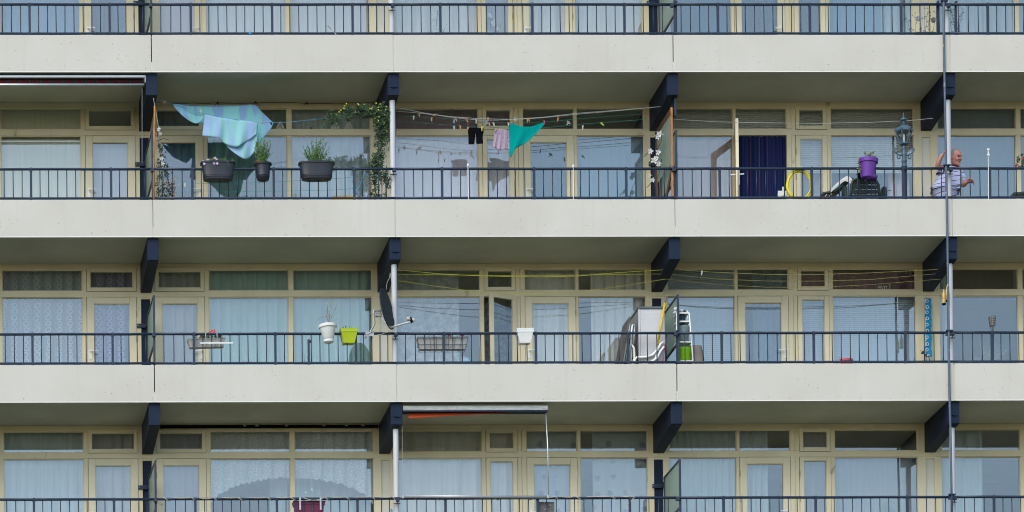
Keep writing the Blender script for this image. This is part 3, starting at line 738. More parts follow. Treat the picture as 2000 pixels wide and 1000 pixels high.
wires('clothes_line','yellow clothes lines across the middle balcony, third row',
      [P([(776,527),(860,535),(940,539),(1060,541),(1130,539),(1200,533),(1311,526)],.55),P([(776,536),(880,537),(1000,538),(1100,538),(1200,536),(1305,535)],.7),
       P([(776,548),(850,559),(940,571),(1000,574),(1060,573),(1140,569),(1220,558),(1300,545)],.8)],.0045,liney)
wires('clothes_line','yellow clothes lines across the fourth balcony, third row',
      [P([(1311,526),(1400,532),(1500,536),(1600,536),(1700,533),(1838,526)],.55),P([(1305,535),(1400,545),(1500,549),(1600,549),(1700,546),(1838,534)],.7),
       P([(1300,545),(1400,556),(1500,561),(1600,561),(1700,556),(1838,545)],.85)],.004,mat('dull_yellow_line',(.42,.38,.12),.5))
wires('cable','two loose white cables hanging behind the satellite dish',
      [P([(762,533),(761,542),(756,552),(754,566)],.1),P([(762,533),(764,545),(766,556)],.1)],.0022,linew,'cable','cables')

def peg(px,py,Y,m,desc,tilt=0,ln=.075):
    p=W(px,py,Y); R3=Matrix.Rotation(R_(tilt),3,'Y')
    m_=MB()
    for s_,q in ((1,.10),(-1,-.10)):
        R2=R3@Matrix.Rotation(q,3,'Y')
        m_.obox(p+R3@Vector((s_*.0055,0,-ln*.25)),R2@Vector((.0045,0,0)),R2@Vector((0,.006,0)),R2@Vector((0,0,ln/2)))
    m_.tube([p+R3@Vector((-.009,0,-.008)),p+R3@Vector((.009,0,-.008))],.004,6)
    return single('clothes_peg',m_,m,desc,'clothes peg',p,'clothes pegs on the lines')
pw=mat('peg_wood',(.62,.33,.17),.6,var=.2); pl=mat('peg_pale',(.66,.62,.52),.5); pb=mat('peg_blue',(.25,.50,.66),.4); py_=mat('peg_yellow',(.75,.66,.03),.4); pg=mat('peg_grey_green',(.50,.58,.54),.5); pv=mat('peg_magenta',(.35,.12,.25),.5)
PEGS=[(808,228,pl,'white',8),(819,222,pw,'orange',0),(843,231,pw,'orange',0),(851,224,pw,'orange',70),(887,235,pb,'blue',5),(890,232,pw,'orange',-20),(887,248,pg,'grey-green',4),(899,247,pw,'orange',0),(911,234,pw,'orange',-32),(930,235,pl,'white',0),(951,237,pb,'blue',0),(953,231,pw,'orange',0),(955,241,pw,'orange',-20),(964,241,pl,'white',-14),(1006,232,pl,'cream',0),(1030,233,pw,'pale orange',0),(1033,232,pw,'pale orange',-8),(1090,231,pw,'orange',12),(1109,238,pg,'grey-green',-50),(1111,239,pg,'grey-green',40),(1138,247,pl,'cream',0),(1175,241,py_,'dull yellow',-45)]
near=['left of the shorts','above the skirt','between skirt and teal shirt','right of the teal shirt']
for i,(x,y,m,cn,tl) in enumerate(PEGS):
    w_= 'beside the drainpipe' if x<850 else 'just left of the black shorts' if x<915 else 'above the shorts and skirt' if x<970 else 'above the teal shirt' if x<1050 else 'at the right end of the lines'
    o_=sum(1 for q in PEGS[:i] if q[3]==cn and (('beside the drainpipe' if q[0]<850 else 'just left of the black shorts' if q[0]<915 else 'above the shorts and skirt' if q[0]<970 else 'above the teal shirt' if q[0]<1050 else 'at the right end of the lines')==w_))
    peg(x,y,.68,m,f"{cn} clothes peg {w_}"+('',', next one to the right',', third from the left',', fourth from the left')[min(o_,3)],tl)
peg(322,198,.62,pw,'orange clothes peg on the blue line left of the tie-dye sheet',30)
peg(392,216,.52,pl,'cream clothes peg in front of the upper tie-dye sheet',0)
peg(510,239,.42,pw,'orange clothes peg beside the folded tie-dye sheet',-60,.05)
peg(529,240,.42,BLACK,'dark clothes peg at the right corner of the tie-dye sheet',-20,.05)
peg(361,359,.11,pl,'white peg on the green line left of the dark planters',0); peg(378,360,.11,pw,'orange peg on the green line by the railing post',8)
peg(1371,531,.55,WHITE,'white peg alone on the yellow line, fourth balcony',10,.09)

def cloth(name,lab,cat,tops,bots,Y,m,amp=.02,freq=3,grp=None,nz=12,sub=6,tens=None):
    n=len(tops); T=[];B_=[]
    for i in range(n-1):
        for j in range(sub):
            u=j/sub
            for A_,src in ((T,tops),(B_,bots)):
                p0=src[max(i-1,0)];p1=src[i];p2=src[i+1];p3=src[min(i+2,n-1)]
                A_.append(tuple(.5*((2*p1[q])+(-p0[q]+p2[q])*u+(2*p0[q]-5*p1[q]+4*p2[q]-p3[q])*u*u+(-p0[q]+3*p1[q]-3*p2[q]+p3[q])*u**3) for q in (0,1)))
    T.append(tops[-1]);B_.append(bots[-1]); N=len(T); vs=[]
    for j in range(nz+1):
        v=j/nz
        for i in range(N):
            x=T[i][0]+(B_[i][0]-T[i][0])*v; y=T[i][1]+(B_[i][1]-T[i][1])*v; u=i/(N-1)
            yy=Y+amp*(.25+.75*v)*(math.sin(u*freq*6.28+v*2.1)+.5*math.sin(u*freq*14.1+1+v*1.2))+ (tens or 0)*v
            vs.append(W(x,y,yy))
    fs=[(j*N+i,j*N+i+1,(j+1)*N+i+1,(j+1)*N+i) for j in range(nz) for i in range(N-1)]
    return single(name,MB().add(vs,fs),m,lab,cat,vs[0],grp,smooth=True,solid=.003)
tie=fabric('tie_dye_cotton',(.33,.70,.74),'tie',(.30,.50,.76)); tie2=fabric('pale_tie_dye_cotton',(.38,.72,.75),'tie',(.42,.60,.84))
cloth('bed_sheet','turquoise and blue tie-dye sheet stretched wide under the ceiling, second balcony','sheet',
  [(337,203),(350,204),(372,207),(398,208),(430,208),(462,207),(497,205),(512,219),(534,240)],
  [(338,205),(349,216),(368,233),(390,240),(430,258),(465,275),(500,284),(512,272),(530,250)],.60,tie,amp=.02,freq=2.5,grp='tie-dye bedding on the line')
cloth('bed_sheet','swag of turquoise cloth sagging from the left end of the tie-dye sheet','sheet',
  [(337,203),(352,210),(368,220),(382,226),(396,227)],[(337,204),(349,219),(368,235),(386,241),(399,228)],.50,tie,amp=.012,freq=1.5,grp='tie-dye bedding on the line')
cloth('pillow_case','pale turquoise tie-dye cloth hanging in front with a drooping point','cloth',
  [(400,223),(412,226),(428,229),(440,231),(458,233),(472,235),(488,237),(504,241)],
  [(395,265),(410,267),(428,270),(440,281),(460,287),(472,282),(488,272),(500,262)],.40,tie2,amp=.024,freq=2.2,grp='tie-dye bedding on the line')
cloth('pillow_case','pale drooping corner of tie-dye cloth below the front sheet','cloth',
  [(442,283),(452,284),(468,281),(482,272),(494,256),(504,242)],[(444,287),(456,297),(472,308),(484,310),(496,296),(502,272)],.44,tie2,amp=.022,freq=1.3,grp='tie-dye bedding on the line')
tealm=fabric('teal_jersey',(.0,.43,.40),'plain',sc=.4)
cloth('shirt','teal shirt hung by one corner in a long triangle','shirt',
  [(993,243),(1003,242),(1020,247),(1038,247),(1052,242),(1064,240)],[(996,303),(999,307),(1006,291),(1024,281),(1044,264),(1064,242)],.62,tealm,amp=.014,freq=1.6)
sk=fabric('floral_skirt_cotton',(.60,.48,.60),'flower',(.42,.15,.30),4.0)
cloth('skirt','pink and violet floral skirt with dark frilled hem on the line','skirt',
  [(967,254),(973,252),(980,252),(987,253),(994,255)],[(961,287),(969,290),(978,294),(987,292),(996,293)],.66,sk,amp=.02,freq=3.5)
m_=MB()
m_.loft([[W(l,yy,.68+q) for l,q in ((914,0),(921,-.03),(937,-.03),(944.5,0),(937,.03),(921,.03))] for yy in (250,256,261)])
for (xa,xb,xt0,xt1,yb) in ((914,927,914,929,281),(929,944,929,944,280)):
    secs=[]
    for (yy,l,r) in ((251+0,xt0,xt1),(258,xt0+.3,xt1),(268,xt0+.8,xt1-1.2),(yb,xa+1,xb-.5)):
        a_,b_=W(l,yy,.68),W(r,yy,.68); c_=(a_+b_)/2; hw=(b_.x-a_.x)/2
        secs.append([c_+Vector((hw*math.cos(t_*math.pi/5),.028*math.sin(t_*math.pi/5),0)) for t_ in range(10)])
    m_.loft(secs)
single('shorts',m_,BLACK,'black shorts pegged on the clothes line, middle balcony','shorts',W(914,281,.68),smooth='auto')
peg(914,249,.66,pw,'orange peg on the left corner of the black shorts',0,.045); peg(941,249,.66,py_,'bright yellow peg on the black shorts',0,.085)
peg(1063,237,.60,pv,'magenta peg holding the corner of the teal shirt',0,.07); peg(969,252,.64,pw,'orange peg on the waistband of the floral skirt',20,.05)
peg(993,241,.60,pl,'pale peg at the left corner of the teal shirt',0,.06)

# ------------------------------------------------------------------ pots and planters on the rails
def pot_body(m_,c,rt,rb,h,seg=24,sy=1,ex=2.0,rim=.035,band=True,tilt=0):
    A=Matrix.Rotation(R_(tilt),3,'Y')
    q=[(rb*.9,0),(rb,.01)]
    if band: q+=[(rb+(rt-rb)*.12,h*.14),(rb+(rt-rb)*.12+.006,h*.16),(rb+(rt-rb)*.15+.006,h*.19),(rb+(rt-rb)*.15,h*.21),(rb+(rt-rb)*.22+.004,h*.25),(rb+(rt-rb)*.22,h*.28)]
    q+=[(rt-.012,h-rim),(rt+.006,h-rim+.004),(rt+.010,h-.004),(rt,h),(rt-.014,h-.004),(rt-.02,h-.04),(.001,h-.045)]
    return m_.lathe(c,q,seg,A,1,sy,ex)
def stalks(m_leaf,m_stem,base,n,hmin,hmax,spread,lf,lw,per,lean=(0,0),rnd=random,sp=.03,sy=.5):
    for i in range(n):
        a=rnd.uniform(0,6.28); d=rnd.uniform(0,1)**.5
        p0=Vector(base)+Vector((math.cos(a)*d*spread[0],math.sin(a)*d*spread[0]*sy,0)); hh=rnd.uniform(hmin,hmax)
        p1=p0+Vector((math.cos(a)*d*spread[1]+lean[0],math.sin(a)*d*spread[1]*.6+lean[1],hh)); mid=p0.lerp(p1,.5)+Vector((rnd.uniform(-.02,.02),rnd.uniform(-.02,.02),0.01))
        pts=[p0,mid,p1]; m_stem.tube(pts,[.004,.003,.0015],4)
        for j in range(per):
            u=(j+1)/per; q=p0.lerp(mid,u*2) if u<.5 else mid.lerp(p1,u*2-1)
            m_leaf.leaf(q,(rnd.uniform(-1,1),rnd.uniform(-1,1),rnd.uniform(.1,1.2)),lf*rnd.uniform(.6,1.2),lw)
# wide charcoal planters
def charcoal(pxl,pxr,pyt,pyb,lab,deep=.25,ex=2.0,single_=False):
    a=W(pxl,pyt,-.0); b_=W(pxr,pyt,-.0); ln=(b_.x-a.x); h=a.z-W(pxl,pyb,0).z; c=Vector(((a.x+b_.x)/2,.062,a.z-h))
    t=thing('planter',lab,'planter',c,'charcoal planters straddling the railing')
    rt=ln/2; f=.80 if ln>.4 else .66
    m_=MB(); pot_body(m_,c,rt-.012,rt*f,h,32,(deep/2)/(ln/2)*1.08,ex)
    obj('pot',m_,DGREY,t,smooth='auto'); obj('soil',MB().lathe(c,[(rt*.9,h-.035),(.001,h-.02)],24,None,1,(deep/2)/(ln/2),ex),SOIL,t)
    return t,c+Vector((0,0,h-.03)),ln
rr=random.Random(3)
t,c,ln=charcoal(391.5,461.5,315.5,351,'wide charcoal planter with lilac pansies under the hanging sheet',.25,3.6)
lm,sm_=MB(),MB()
for i in range(26): stalks(lm,sm_,c+Vector((rr.uniform(-.25,.25),rr.uniform(-.06,.04),0)),4,.02,.09,(.02,.04),.035,.012,6,rnd=rr)
for q in ((-.07,.33),(.0,.40),(.10,.22),(.12,.30),(.05,.2)):
    sm_.tube([c+Vector((q[0]*.6,0,0)),c+Vector((q[0],0,q[1]*.5)),c+Vector((q[0]*1.5,0,q[1]*.8))],.0022,4)
sm_.tube([c+Vector((.12,-.1,.05)),c+Vector((.14,-.16,.0)),c+Vector((.17,-.17,-.09))],.003,4)
obj('foliage',lm,LEAF2,t); obj('stem',sm_,LEAF2,t)
pet=mat('lilac_petals',(.55,.42,.62),.6,var=.25,scale=40); fm=MB()
for (dx,dy,dz) in ((-.19,-.04,.06),(-.16,-.02,.07),(-.11,-.03,.06),(-.06,-.05,.09),(-.05,-.02,.10),(-.03,-.04,.075),(-.08,-.12,-.02),(-.03,-.14,-.03),(-.25,-.06,.03),(-.24,-.1,-.02)):
    q=c+Vector((dx,dy,dz))
    for a in range(5): fm.leaf(q,(math.cos(a*1.256),-.3,math.sin(a*1.256)),.026,.026,(0,-1,.2))
obj('flower',fm,pet,t)
t,c,ln=charcoal(496.5,532,317,350,'small charcoal pot with grassy shrub right of the hanging sheet',.25)
lm,sm_=MB(),MB(); stalks(lm,sm_,c+Vector((-.02,0,0)),52,.15,.42,(.06,.11),.055,.011,16,rnd=rr); obj('foliage',lm,LEAF2,t); obj('stem',sm_,LEAF2,t)
lm=MB()
for i in range(60): lm.leaf(c+Vector((rr.uniform(-.13,-.02),rr.uniform(-.1,0),rr.uniform(0,.05))),(rr.uniform(-1,1),-.5,rr.uniform(0,1)),.03,.01)
obj('dry_leaves',lm,mat('rust_leaves',(.40,.12,.04),.7,var=.3,scale=30),t)
t,c,ln=charcoal(583,655,316,349.5,'wide charcoal planter with upright green bush, right of the small pot',.25,3.6)
lm,sm_=MB(),MB(); stalks(lm,sm_,c+Vector((-.02,0,.0)),62,.12,.44,(.06,.18),.032,.015,18,rnd=rr)
for i in range(14): stalks(lm,sm_,c+Vector((rr.uniform(.10,.27),rr.uniform(-.06,.04),0)),2,.02,.08,(.02,.03),.03,.010,6,rnd=rr)
obj('foliage',lm,LEAF2,t); obj('stem',sm_,LEAF2,t); lm=MB()
for i in range(150): lm.leaf(c+Vector((rr.uniform(-.27,.0),rr.uniform(-.08,.05),rr.uniform(0,.02))),(rr.uniform(-1,1),-.3,rr.uniform(.3,1)),.05,.006)
obj('dry_leaves',lm,mat('brown_grass',(.20,.12,.05),.8,var=.4,scale=30),t)

# round pots
def rpot(lab,px,pyt,pyb,wt,wb,m,Y=-.02,tilt=0,band=False,rim=.05,seg=28):
    top=W(px,pyt,Y); bot=W(px,pyb,Y); h=(top.z-bot.z); s_=118.6
    t=thing('flower_pot',lab,'flower pot',bot); m_=MB(); pot_body(m_,bot,wt/s_/2,wb/s_/2,h,seg,1,2,rim,band,tilt)
    obj('pot',m_,m,t,smooth='auto'); return t,top-Vector((0,0,.03)),h
PURP=mat('purple_plastic',(.13,.035,.30),.4,var=.08); LIME=mat('lime_plastic',(.42,.52,.01),.4,var=.06); LGREEN=mat('bright_green_plastic',(.21,.47,.01),.4,var=.06)
t,c,h=rpot('purple flower pot hooked on the rail with a straggly succulent',1694,311,348,36,25,PURP,tilt=4,rim=.07)
obj('saucer',MB().lathe(W(1701,351,.01),[(.08,0),(.105,.02),(.11,.05),(.10,.05)],20),PURP,t,smooth='auto')
lm,sm_=MB(),MB()
for (dx,hh) in ((-.05,.13),(.0,.07),(.02,.10),(.06,.12),(.09,.14),(.12,.08),(-.13,.02),(-.15,-.04),(-.14,-.1),(-.13,-.16)):
    e_=c+Vector((dx,-.02,hh)); sm_.tube([c+Vector((dx*.5,0,0)),e_],.004,4)
    for j in range(12): lm.leaf(e_-Vector((0,0,rr.uniform(0,.03))),(rr.uniform(-1,1),rr.uniform(-1,1),rr.uniform(-.2,1)),.05,.018)
obj('stem',sm_,TWIG,t); obj('foliage',lm,mat('succulent_leaf',(.20,.24,.12),.5,var=.5,scale=25),t)
t,c,h=rpot('white plastic pot with tall dry stems on the rail, third row',641.5,634,663,34,21,WHITE,tilt=-3,rim=.055)
obj('saucer',MB().lathe(W(642,670.5,-.01),[(.05,0),(.085,.02),(.09,.06),(.082,.06)],20),WHITE,t,smooth='auto')
sm_=MB(); fm=MB()
for (dx,hh,bx) in ((-.02,.40,-.03),(-.01,.33,.0),(.03,.30,.05),(.05,.42,.06),(.02,.25,.04),(.15,.38,.18),(-.04,.28,-.05)):
    sm_.tube([c,c+Vector((dx*.3,0,hh*.35)),c+Vector((bx*.6+rr.uniform(-.01,.01),0,hh*.7)),c+Vector((dx,0,hh))],[.0045,.0035,.003,.002],4)
    for j in range(4):
        q=c+Vector((dx*.8,0,hh*rr.uniform(.4,.9))); sm_.tube([q,q+Vector((rr.uniform(-.04,.04),0,rr.uniform(.01,.06)))],.0015,3)
sm_.tube([c+Vector((0,0,.1)),c+Vector((-.05,0,.17)),c+Vector((-.15,-.02,.13)),c+Vector((-.22,-.03,.06)),c+Vector((-.235,-.03,-.03)),c+Vector((-.19,-.03,-.12))],.002,4)
for (x,y) in ((639,592),(651,591),(667,597)): obj('flower',MB().ball(W(x,y,-.02),.012,6,4),mat('yellow_petals',(.75,.6,.03),.6),t)
obj('stem',sm_,mat('pale_dry_stem',(.24,.17,.11),.8),t)
def sqpot(lab,pxl,pxr,pyt,pyb,m,Y=-.03,taper=.72,dy=.12,name='flower_pot',cat='flower pot'):
    a,b_=W(pxl,pyt,Y),W(pxr,pyt,Y); h=a.z-W(pxl,pyb,Y).z; cx=(a.x+b_.x)/2; hw=(b_.x-a.x)/2; z=a.z; org=Vector((cx,Y+dy,z-h))
    t=thing(name,lab,cat,org); m_=MB()
    def rc(w_,d_,zz): return [(cx-w_,Y+dy-d_,zz),(cx+w_,Y+dy-d_,zz),(cx+w_,Y+dy+d_,zz),(cx-w_,Y+dy+d_,zz)]
    m_.loft([rc(hw*taper,dy*taper,z-h),rc(hw*.90,dy*.90,z-h*.27),rc(hw*.955,dy*.955,z-h*.265),rc(hw*.965,dy*.965,z-h*.08),rc(hw,dy,z-h*.075),rc(hw,dy,z),rc(hw*.93,dy*.93,z-.002),rc(hw*.9,dy*.9,z-.03)])
    obj('pot',m_,m,t,bevel=.004); return t,Vector((cx,Y+dy,z-.03))
t,c=sqpot('lime yellow square pot with dead twigs beside the white pot, third row',665,700,640,668,LIME,taper=.62)
sm_=MB()
for i in range(14):
    a=rr.uniform(-1,1); q=c+Vector((a*.05,rr.uniform(-.04,.04),0)); e_=q+Vector((a*.05+rr.uniform(-.03,.03),0,rr.uniform(.05,.12))); sm_.tube([q,q.lerp(e_,.6)+Vector((rr.uniform(-.01,.01),0,0)),e_],[.0045,.0035,.002],4)
obj('stem',sm_,mat('grey_twigs',(.05,.04,.04),.9),t)
t,c=sqpot('empty white square pot hooked on the rail, middle balcony, third row',1009.5,1043.5,640.5,668,WHITE,taper=.62)
# white trough with red geraniums
def trough(lab,pxl,pxr,pyt,pyb,Y,tilt=0,name='planter_box'):
    a,b_=W(pxl,pyt,Y),W(pxr,pyt,Y); hw=(b_.x-a.x)/2; h=a.z-W(pxl,pyb,Y).z; c=Vector(((a.x+b_.x)/2,Y+.08,a.z-h)); A=Matrix.Rotation(R_(tilt),3,'Y')
    t=thing(name,lab,'planter box',c,'trough planters on the railing'); m_=MB(); secs=[]
    for (fx,fy,zz) in ((.90,.055,0),(.91,.06,.03),(.985,.078,h-.02),(1.0,.085,h-.018),(1.0,.085,h),(.97,.078,h),(.95,.07,h-.03)):
        secs.append([c+A@Vector((sx_*hw*fx,sy_*fy,zz)) for sx_,sy_ in ((-1,-1),(1,-1),(1,1),(-1,1))])
    m_.loft(secs); obj('trough',m_,mat('weathered_white',(.42,.41,.39),.6,var=.12,scale=7,dirt=((.2,.19,.17),10,.62)),t,bevel=.003)
    return t,c,hw,h,A
t,c,hw,h,A=trough('white trough planter with red geraniums on steel straps, third row',367,441,660.5,677,.12,-1.6)
lm,sm_=MB(),MB()
for i in range(16): stalks(lm,sm_,c+A@Vector((rr.uniform(-hw*.5,hw*.9),0,h-.02)),3,.03,.12,(.02,.05),.035,.02,5,rnd=rr)
obj('foliage',lm,LEAF,t); obj('stem',sm_,TWIG,t); fm=MB()
for (x,y) in ((411,649),(415,646),(419,645),(420,648),(413,647),(417,649),(408,650)):
    q=W(x,y,.1)
    for a in range(6): fm.leaf(q,(math.cos(a*1.05),-.4,math.sin(a*1.05)),.018,.017,(0,-1,.2))
obj('flower',fm,mat('red_petals',(.75,.01,.02),.5),t)
st=MB()
for x in (402,424):
    q=W(x,651,.03); st.tube([W(x-.5,649,.1),W(x,650,.035),W(x,657,.03),W(x+1,668,.04),W(x+2,672,.05),W(x-1,677,.12)],.007,6)
obj('strap',st,STEEL,t); obj('support_bar',MB().box(W(391,668,.03).x,W(455,668,.03).x,.02,.05,W(391,671.5,.03).z,W(391,669,.03).z),WHITE,t)
t,c,hw,h,A=trough('white trough planter in a dark wire basket, middle balcony, third row',815,913,659,681,.12)
ba=MB(); z0,z1=c.z-.012,c.z+h+.002
for (zz,f,w_) in ((z0,.92,.075),(z0+.08,.96,.085),(z1,1.02,.098)): ba.tube([c+Vector((s1*hw*f,s2*w_,zz-c.z)) for s1,s2 in ((-1,-1),(1,-1),(1,1),(-1,1))],.004,5,closed=True)
for i in range(9):
    f=-1+2*i/8; ba.tube([c+Vector((f*hw*.92,.07,z0-c.z)),c+Vector((f*hw*.92,-.075,z0-c.z)),c+Vector((f*hw*1.02,-.098,z1-c.z))],.0035,5)
for x in (838,846,882,893): ba.tube([W(x,660,.03),W(x,652,.03),W(x,649.5,.06),W(x,653,.09)],.004,5)
obj('wire_basket',ba,mat('dark_wire',(.06,.07,.07),.5),t); lm,fm=MB(),MB()
for i in range(24): lm.leaf(c+Vector((.08+rr.uniform(-.06,.06),-.03,h+rr.uniform(-.01,.07))),(rr.uniform(-1,1),-.5,rr.uniform(0,1)),.04,.018)
for (dx,dz) in ((.09,.08),(.12,.06),(.11,.035),(.32,.045),(.35,.04),(.33,.06)):
    for a in range(6): fm.leaf(c+Vector((dx,-.04,h+dz)),(math.cos(a),-.4,math.sin(a)),.022,.02,(0,-1,0))
obj('foliage',lm,LEAF2,t); obj('flower',fm,mat('magenta_petals',(.30,.01,.12),.5),t)
# crimson balcony box in the bottom row
t,c=sqpot('crimson balcony box hooked to the rail, bottom row',573,636,978,1006,mat('crimson_plastic',(.13,.008,.05),.4),Y=.09,taper=.85,dy=.10,name='planter_box',cat='planter box')
st=MB()
for x in (586,626): st.box(W(x-1.6,975,.03).x,W(x+1.6,975,.03).x,.018,.03,W(x,996,.03).z,W(x,972,.03).z)
obj('hook',st,STEEL,t)

# ------------------------------------------------------------------ climbing plants
def vine(name,lab,cat,paths,m,lf,lw,dens,rad,stems=TWIG,seed=1,yel=0,rd=.005):
    r_=random.Random(seed); lm,sm_,fm=MB(),MB(),MB()
    org=paths[0][0]
    t=thing(name,lab,cat,org)
    for pts in paths:
        sm_.tube(pts,rd,5)
        L_=sum((pts[i+1]-pts[i]).length for i in range(len(pts)-1)); n=int(L_*dens)
        for i in range(n):
            u=r_.random()*(len(pts)-1); k_=int(u); p=pts[k_].lerp(pts[k_+1],u-k_)
            q=p+Vector((r_.gauss(0,rad),r_.gauss(0,rad*.7),r_.gauss(0,rad)))
            # palmate clusters
            nn=r_.choice((3,4,5)); a0=r_.uniform(0,6.28)
            for j in range(nn):
                a=a0+j*1.15; lm.leaf(q,(math.cos(a),r_.uniform(-.8,.1),math.sin(a)-.45),lf*r_.uniform(.6,1.15),lw)
            if yel and r_.random()<yel and p.z>paths[0][0].z+1.5: fm.ball(q+Vector((0,-.03,.05)),.014,6,4)
    obj('stem',sm_,stems,t); obj('foliage',lm,m,t)
    if fm.v: obj('bud',fm,mat('yellow_green_buds',(.50,.48,.08),.5,var=.3,scale=30),t)
    return t
base=W(728,430,.3)
trunk=[W(735,440,.25),W(735,390,.25),W(733,350,.28),W(738,320,.3),W(745,285,.3),W(750,255,.28),W(752,225,.25),W(748,212,.22)]
vine('climbing_plant','passion-flower climber by the drainpipe with buds trailing left under the ceiling','climbing plant',
 [trunk,[W(750,250,.28),W(738,262,.25),W(742,240,.2),W(730,225,.2),W(700,216,.2),W(676,222,.2),W(655,232,.2),W(640,234,.2)],
  [W(745,300,.3),W(730,310,.25),W(722,330,.2)],[W(740,320,.3),W(752,340,.2),W(757,365,.2)],[W(755,230,.25),W(760,250,.25),W(757,275,.25)],[W(748,213,.2),W(725,216,.2),W(700,213,.2),W(672,218,.2)]],
 LEAF,.062,.021,135,.045,seed=4,yel=.10)
pm=MB()
for (x,a_,b_) in ((724,355,440),(745,345,440),(752,362,440)): pm.tube([W(x,b_,.3),W(x+1,a_,.3)],.010,7)
single('plant_stake',pm,mat('terracotta_bamboo',(.50,.27,.15),.7,var=.3,scale=20),'orange bamboo stakes at the foot of the passion-flower climber','plant stake',W(724,440,.3))
vine('climbing_plant','sparse ivy-like creeper on stakes beside the left wooden pole','climbing plant',
 [[W(322,430,.4),W(322,385,.4),W(318,360,.38),W(322,330,.35),W(318,305,.33),W(311,285,.3)],[W(325,430,.4),W(331,380,.4),W(328,350,.4),W(326,325,.4)],[W(338,430,.4),W(334,380,.4),W(336,360,.35)],[W(316,400,.3),W(310,370,.3),W(312,340,.3),W(308,310,.3)]],
 LEAF,.030,.014,70,.03,seed=8)
pm=MB()
for (x,a_,b_) in ((326,350,440),(330,355,440),(340,345,440)): pm.tube([W(x+1,b_,.4),W(x,a_,.4)],.009,7)
single('plant_stake',pm,mat('terracotta_bamboo',(.50,.27,.15),.7),'orange bamboo stakes standing in the left creeper','plant stake',W(326,440,.4))
wires('wire_loop','thin white wire loop tied to the left plant stakes',[P([(341,347),(346,352),(352,357),(349,361),(340,363)],.3)],.0025,linew,'wire',None)
# sprigs on the top row near the right drainpipe
def sprigs(lab,spec,seed,k_):
    r_=random.Random(seed); lm,sm_=MB(),MB(); t=thing('potted_plant',lab,'potted plant',W(spec[0][0],95,.2))
    for (x,y0,x1,y1) in spec:
        a_,b_=W(x,y0,.18),W(x1,y1,.15); mid=a_.lerp(b_,.5)+Vector((r_.uniform(-.03,.03),0,0)); sm_.tube([a_,mid,b_],[.003,.0025,.0015],4)
        for j in range(10):
            u=r_.random(); q=a_.lerp(mid,u*2) if u<.5 else mid.lerp(b_,u*2-1)
            e_=q+Vector((r_.uniform(-.05,.05),r_.uniform(-.03,.02),r_.uniform(0,.05))); sm_.tube([q,e_],.0015,3)
            for _ in range(3): lm.leaf(e_,(r_.uniform(-1,1),-.3,r_.uniform(-1,1)),.018,.012)
    obj('stem',sm_,LEAF,t); obj('foliage',lm,LEAF,t); return t
t=sprigs('wiry green plant with tiny leaves left of the pole, top row',[(1779,70,1770,34),(1788,90,1787,25),(1795,90,1802,32),(1808,90,1806,15),(1806,90,1812,22),(1812,90,1819,16),(1815,90,1830,24)],5,1)
obj('pot',MB().box(W(1788,66,.2).x,W(1825,66,.2).x,.13,.3,3.0,W(1788,65,.2).z),mat('green_pot',(.03,.07,.05),.5),t)
t=sprigs('wiry green plant with tiny leaves right of the drainpipe, top row',[(1872,90,1851,5),(1868,80,1856,15),(1866,85,1862,40),(1870,80,1876,30),(1860,80,1858,-5),(1873,70,1882,18)],6,1)
for i,(x,y) in enumerate(((1793,36),(1823,39))):
    p=W(x,y,.35); single('wall_ornament',MB().ball(p,.04,14,8,(1,.25,1.25)).tube([p+Vector((-.055,-.01,.02)),p+Vector((-.03,-.02,.0)),p+Vector((-.03,-.02,-.04))],.012,6),mat('ornament_grey',(.33,.33,.36) if i==0 else (.12,.12,.10),.6,var=.3,scale=40) if i==0 else mat('ornament_dark',(.14,.14,.11),.6,var=.4,scale=40),('grey oval ornament' if i==0 else 'dark oval ornament')+' behind the wiry plant, top row','ornament',p)

# orchid blossoms wired to the dividers
def orchids(lab,pts,stems,Y,seed):
    r_=random.Random(seed); t=thing('artificial_orchid',lab,'artificial flowers',stems[0][0]); fm,sm_=MB(),MB()
    for s_ in stems: sm_.tube(s_,.006,5)
    for (x,y,s0) in pts:
        q=W(x,y,Y)
        for a in range(5):
            an=a*1.256+r_.uniform(-.3,.3); fm.leaf(q,(math.cos(an),-.5,math.sin(an)),.060*s0,.042*s0,(r_.uniform(-.4,.4),-1,.2))
        fm.ball(q+Vector((0,-.015,0)),.012,6,4)
    obj('stem',sm_,mat('dark_stem',(.06,.045,.03),.7),t); obj('flower',fm,mat('white_petals',(.62,.63,.62),.5,var=.1,scale=20),t)
orchids('white artificial orchids hung on the divider by the orange pole, left end',[(310,253,.75),(313,262,.6),(306,272,.45),(306,288,.5),(315,310,.8),(318,320,.7),(309,300,.5),(317,330,.6),(308,365,.4)],[[W(308,400,.25),W(311,350,.25),W(314,310,.25),W(309,280,.25),W(307,250,.25)],[W(308,275,.25),W(320,270,.2),W(330,274,.2)],[W(305,380,.25),W(312,372,.22),W(318,375,.2)]],.22,2)
orchids('large white artificial orchids winding up the divider between middle and fourth balconies',[(1288,262,1.15),(1284,268,.9),(1270,296,1.0),(1285,298,1.0),(1277,314,1.25),(1286,320,1.1),(1268,343,.7),(1274,352,.9),(1281,309,.9)],[[W(1264,366,.5),W(1274,355,.5),W(1276,330,.5),W(1280,300,.5),W(1292,275,.45),W(1293,255,.45)],[W(1258,306,.5),W(1266,298,.5),W(1272,292,.5)],[W(1280,350,.5),W(1287,340,.45),W(1290,325,.45),W(1292,310,.45)]],.48,3)
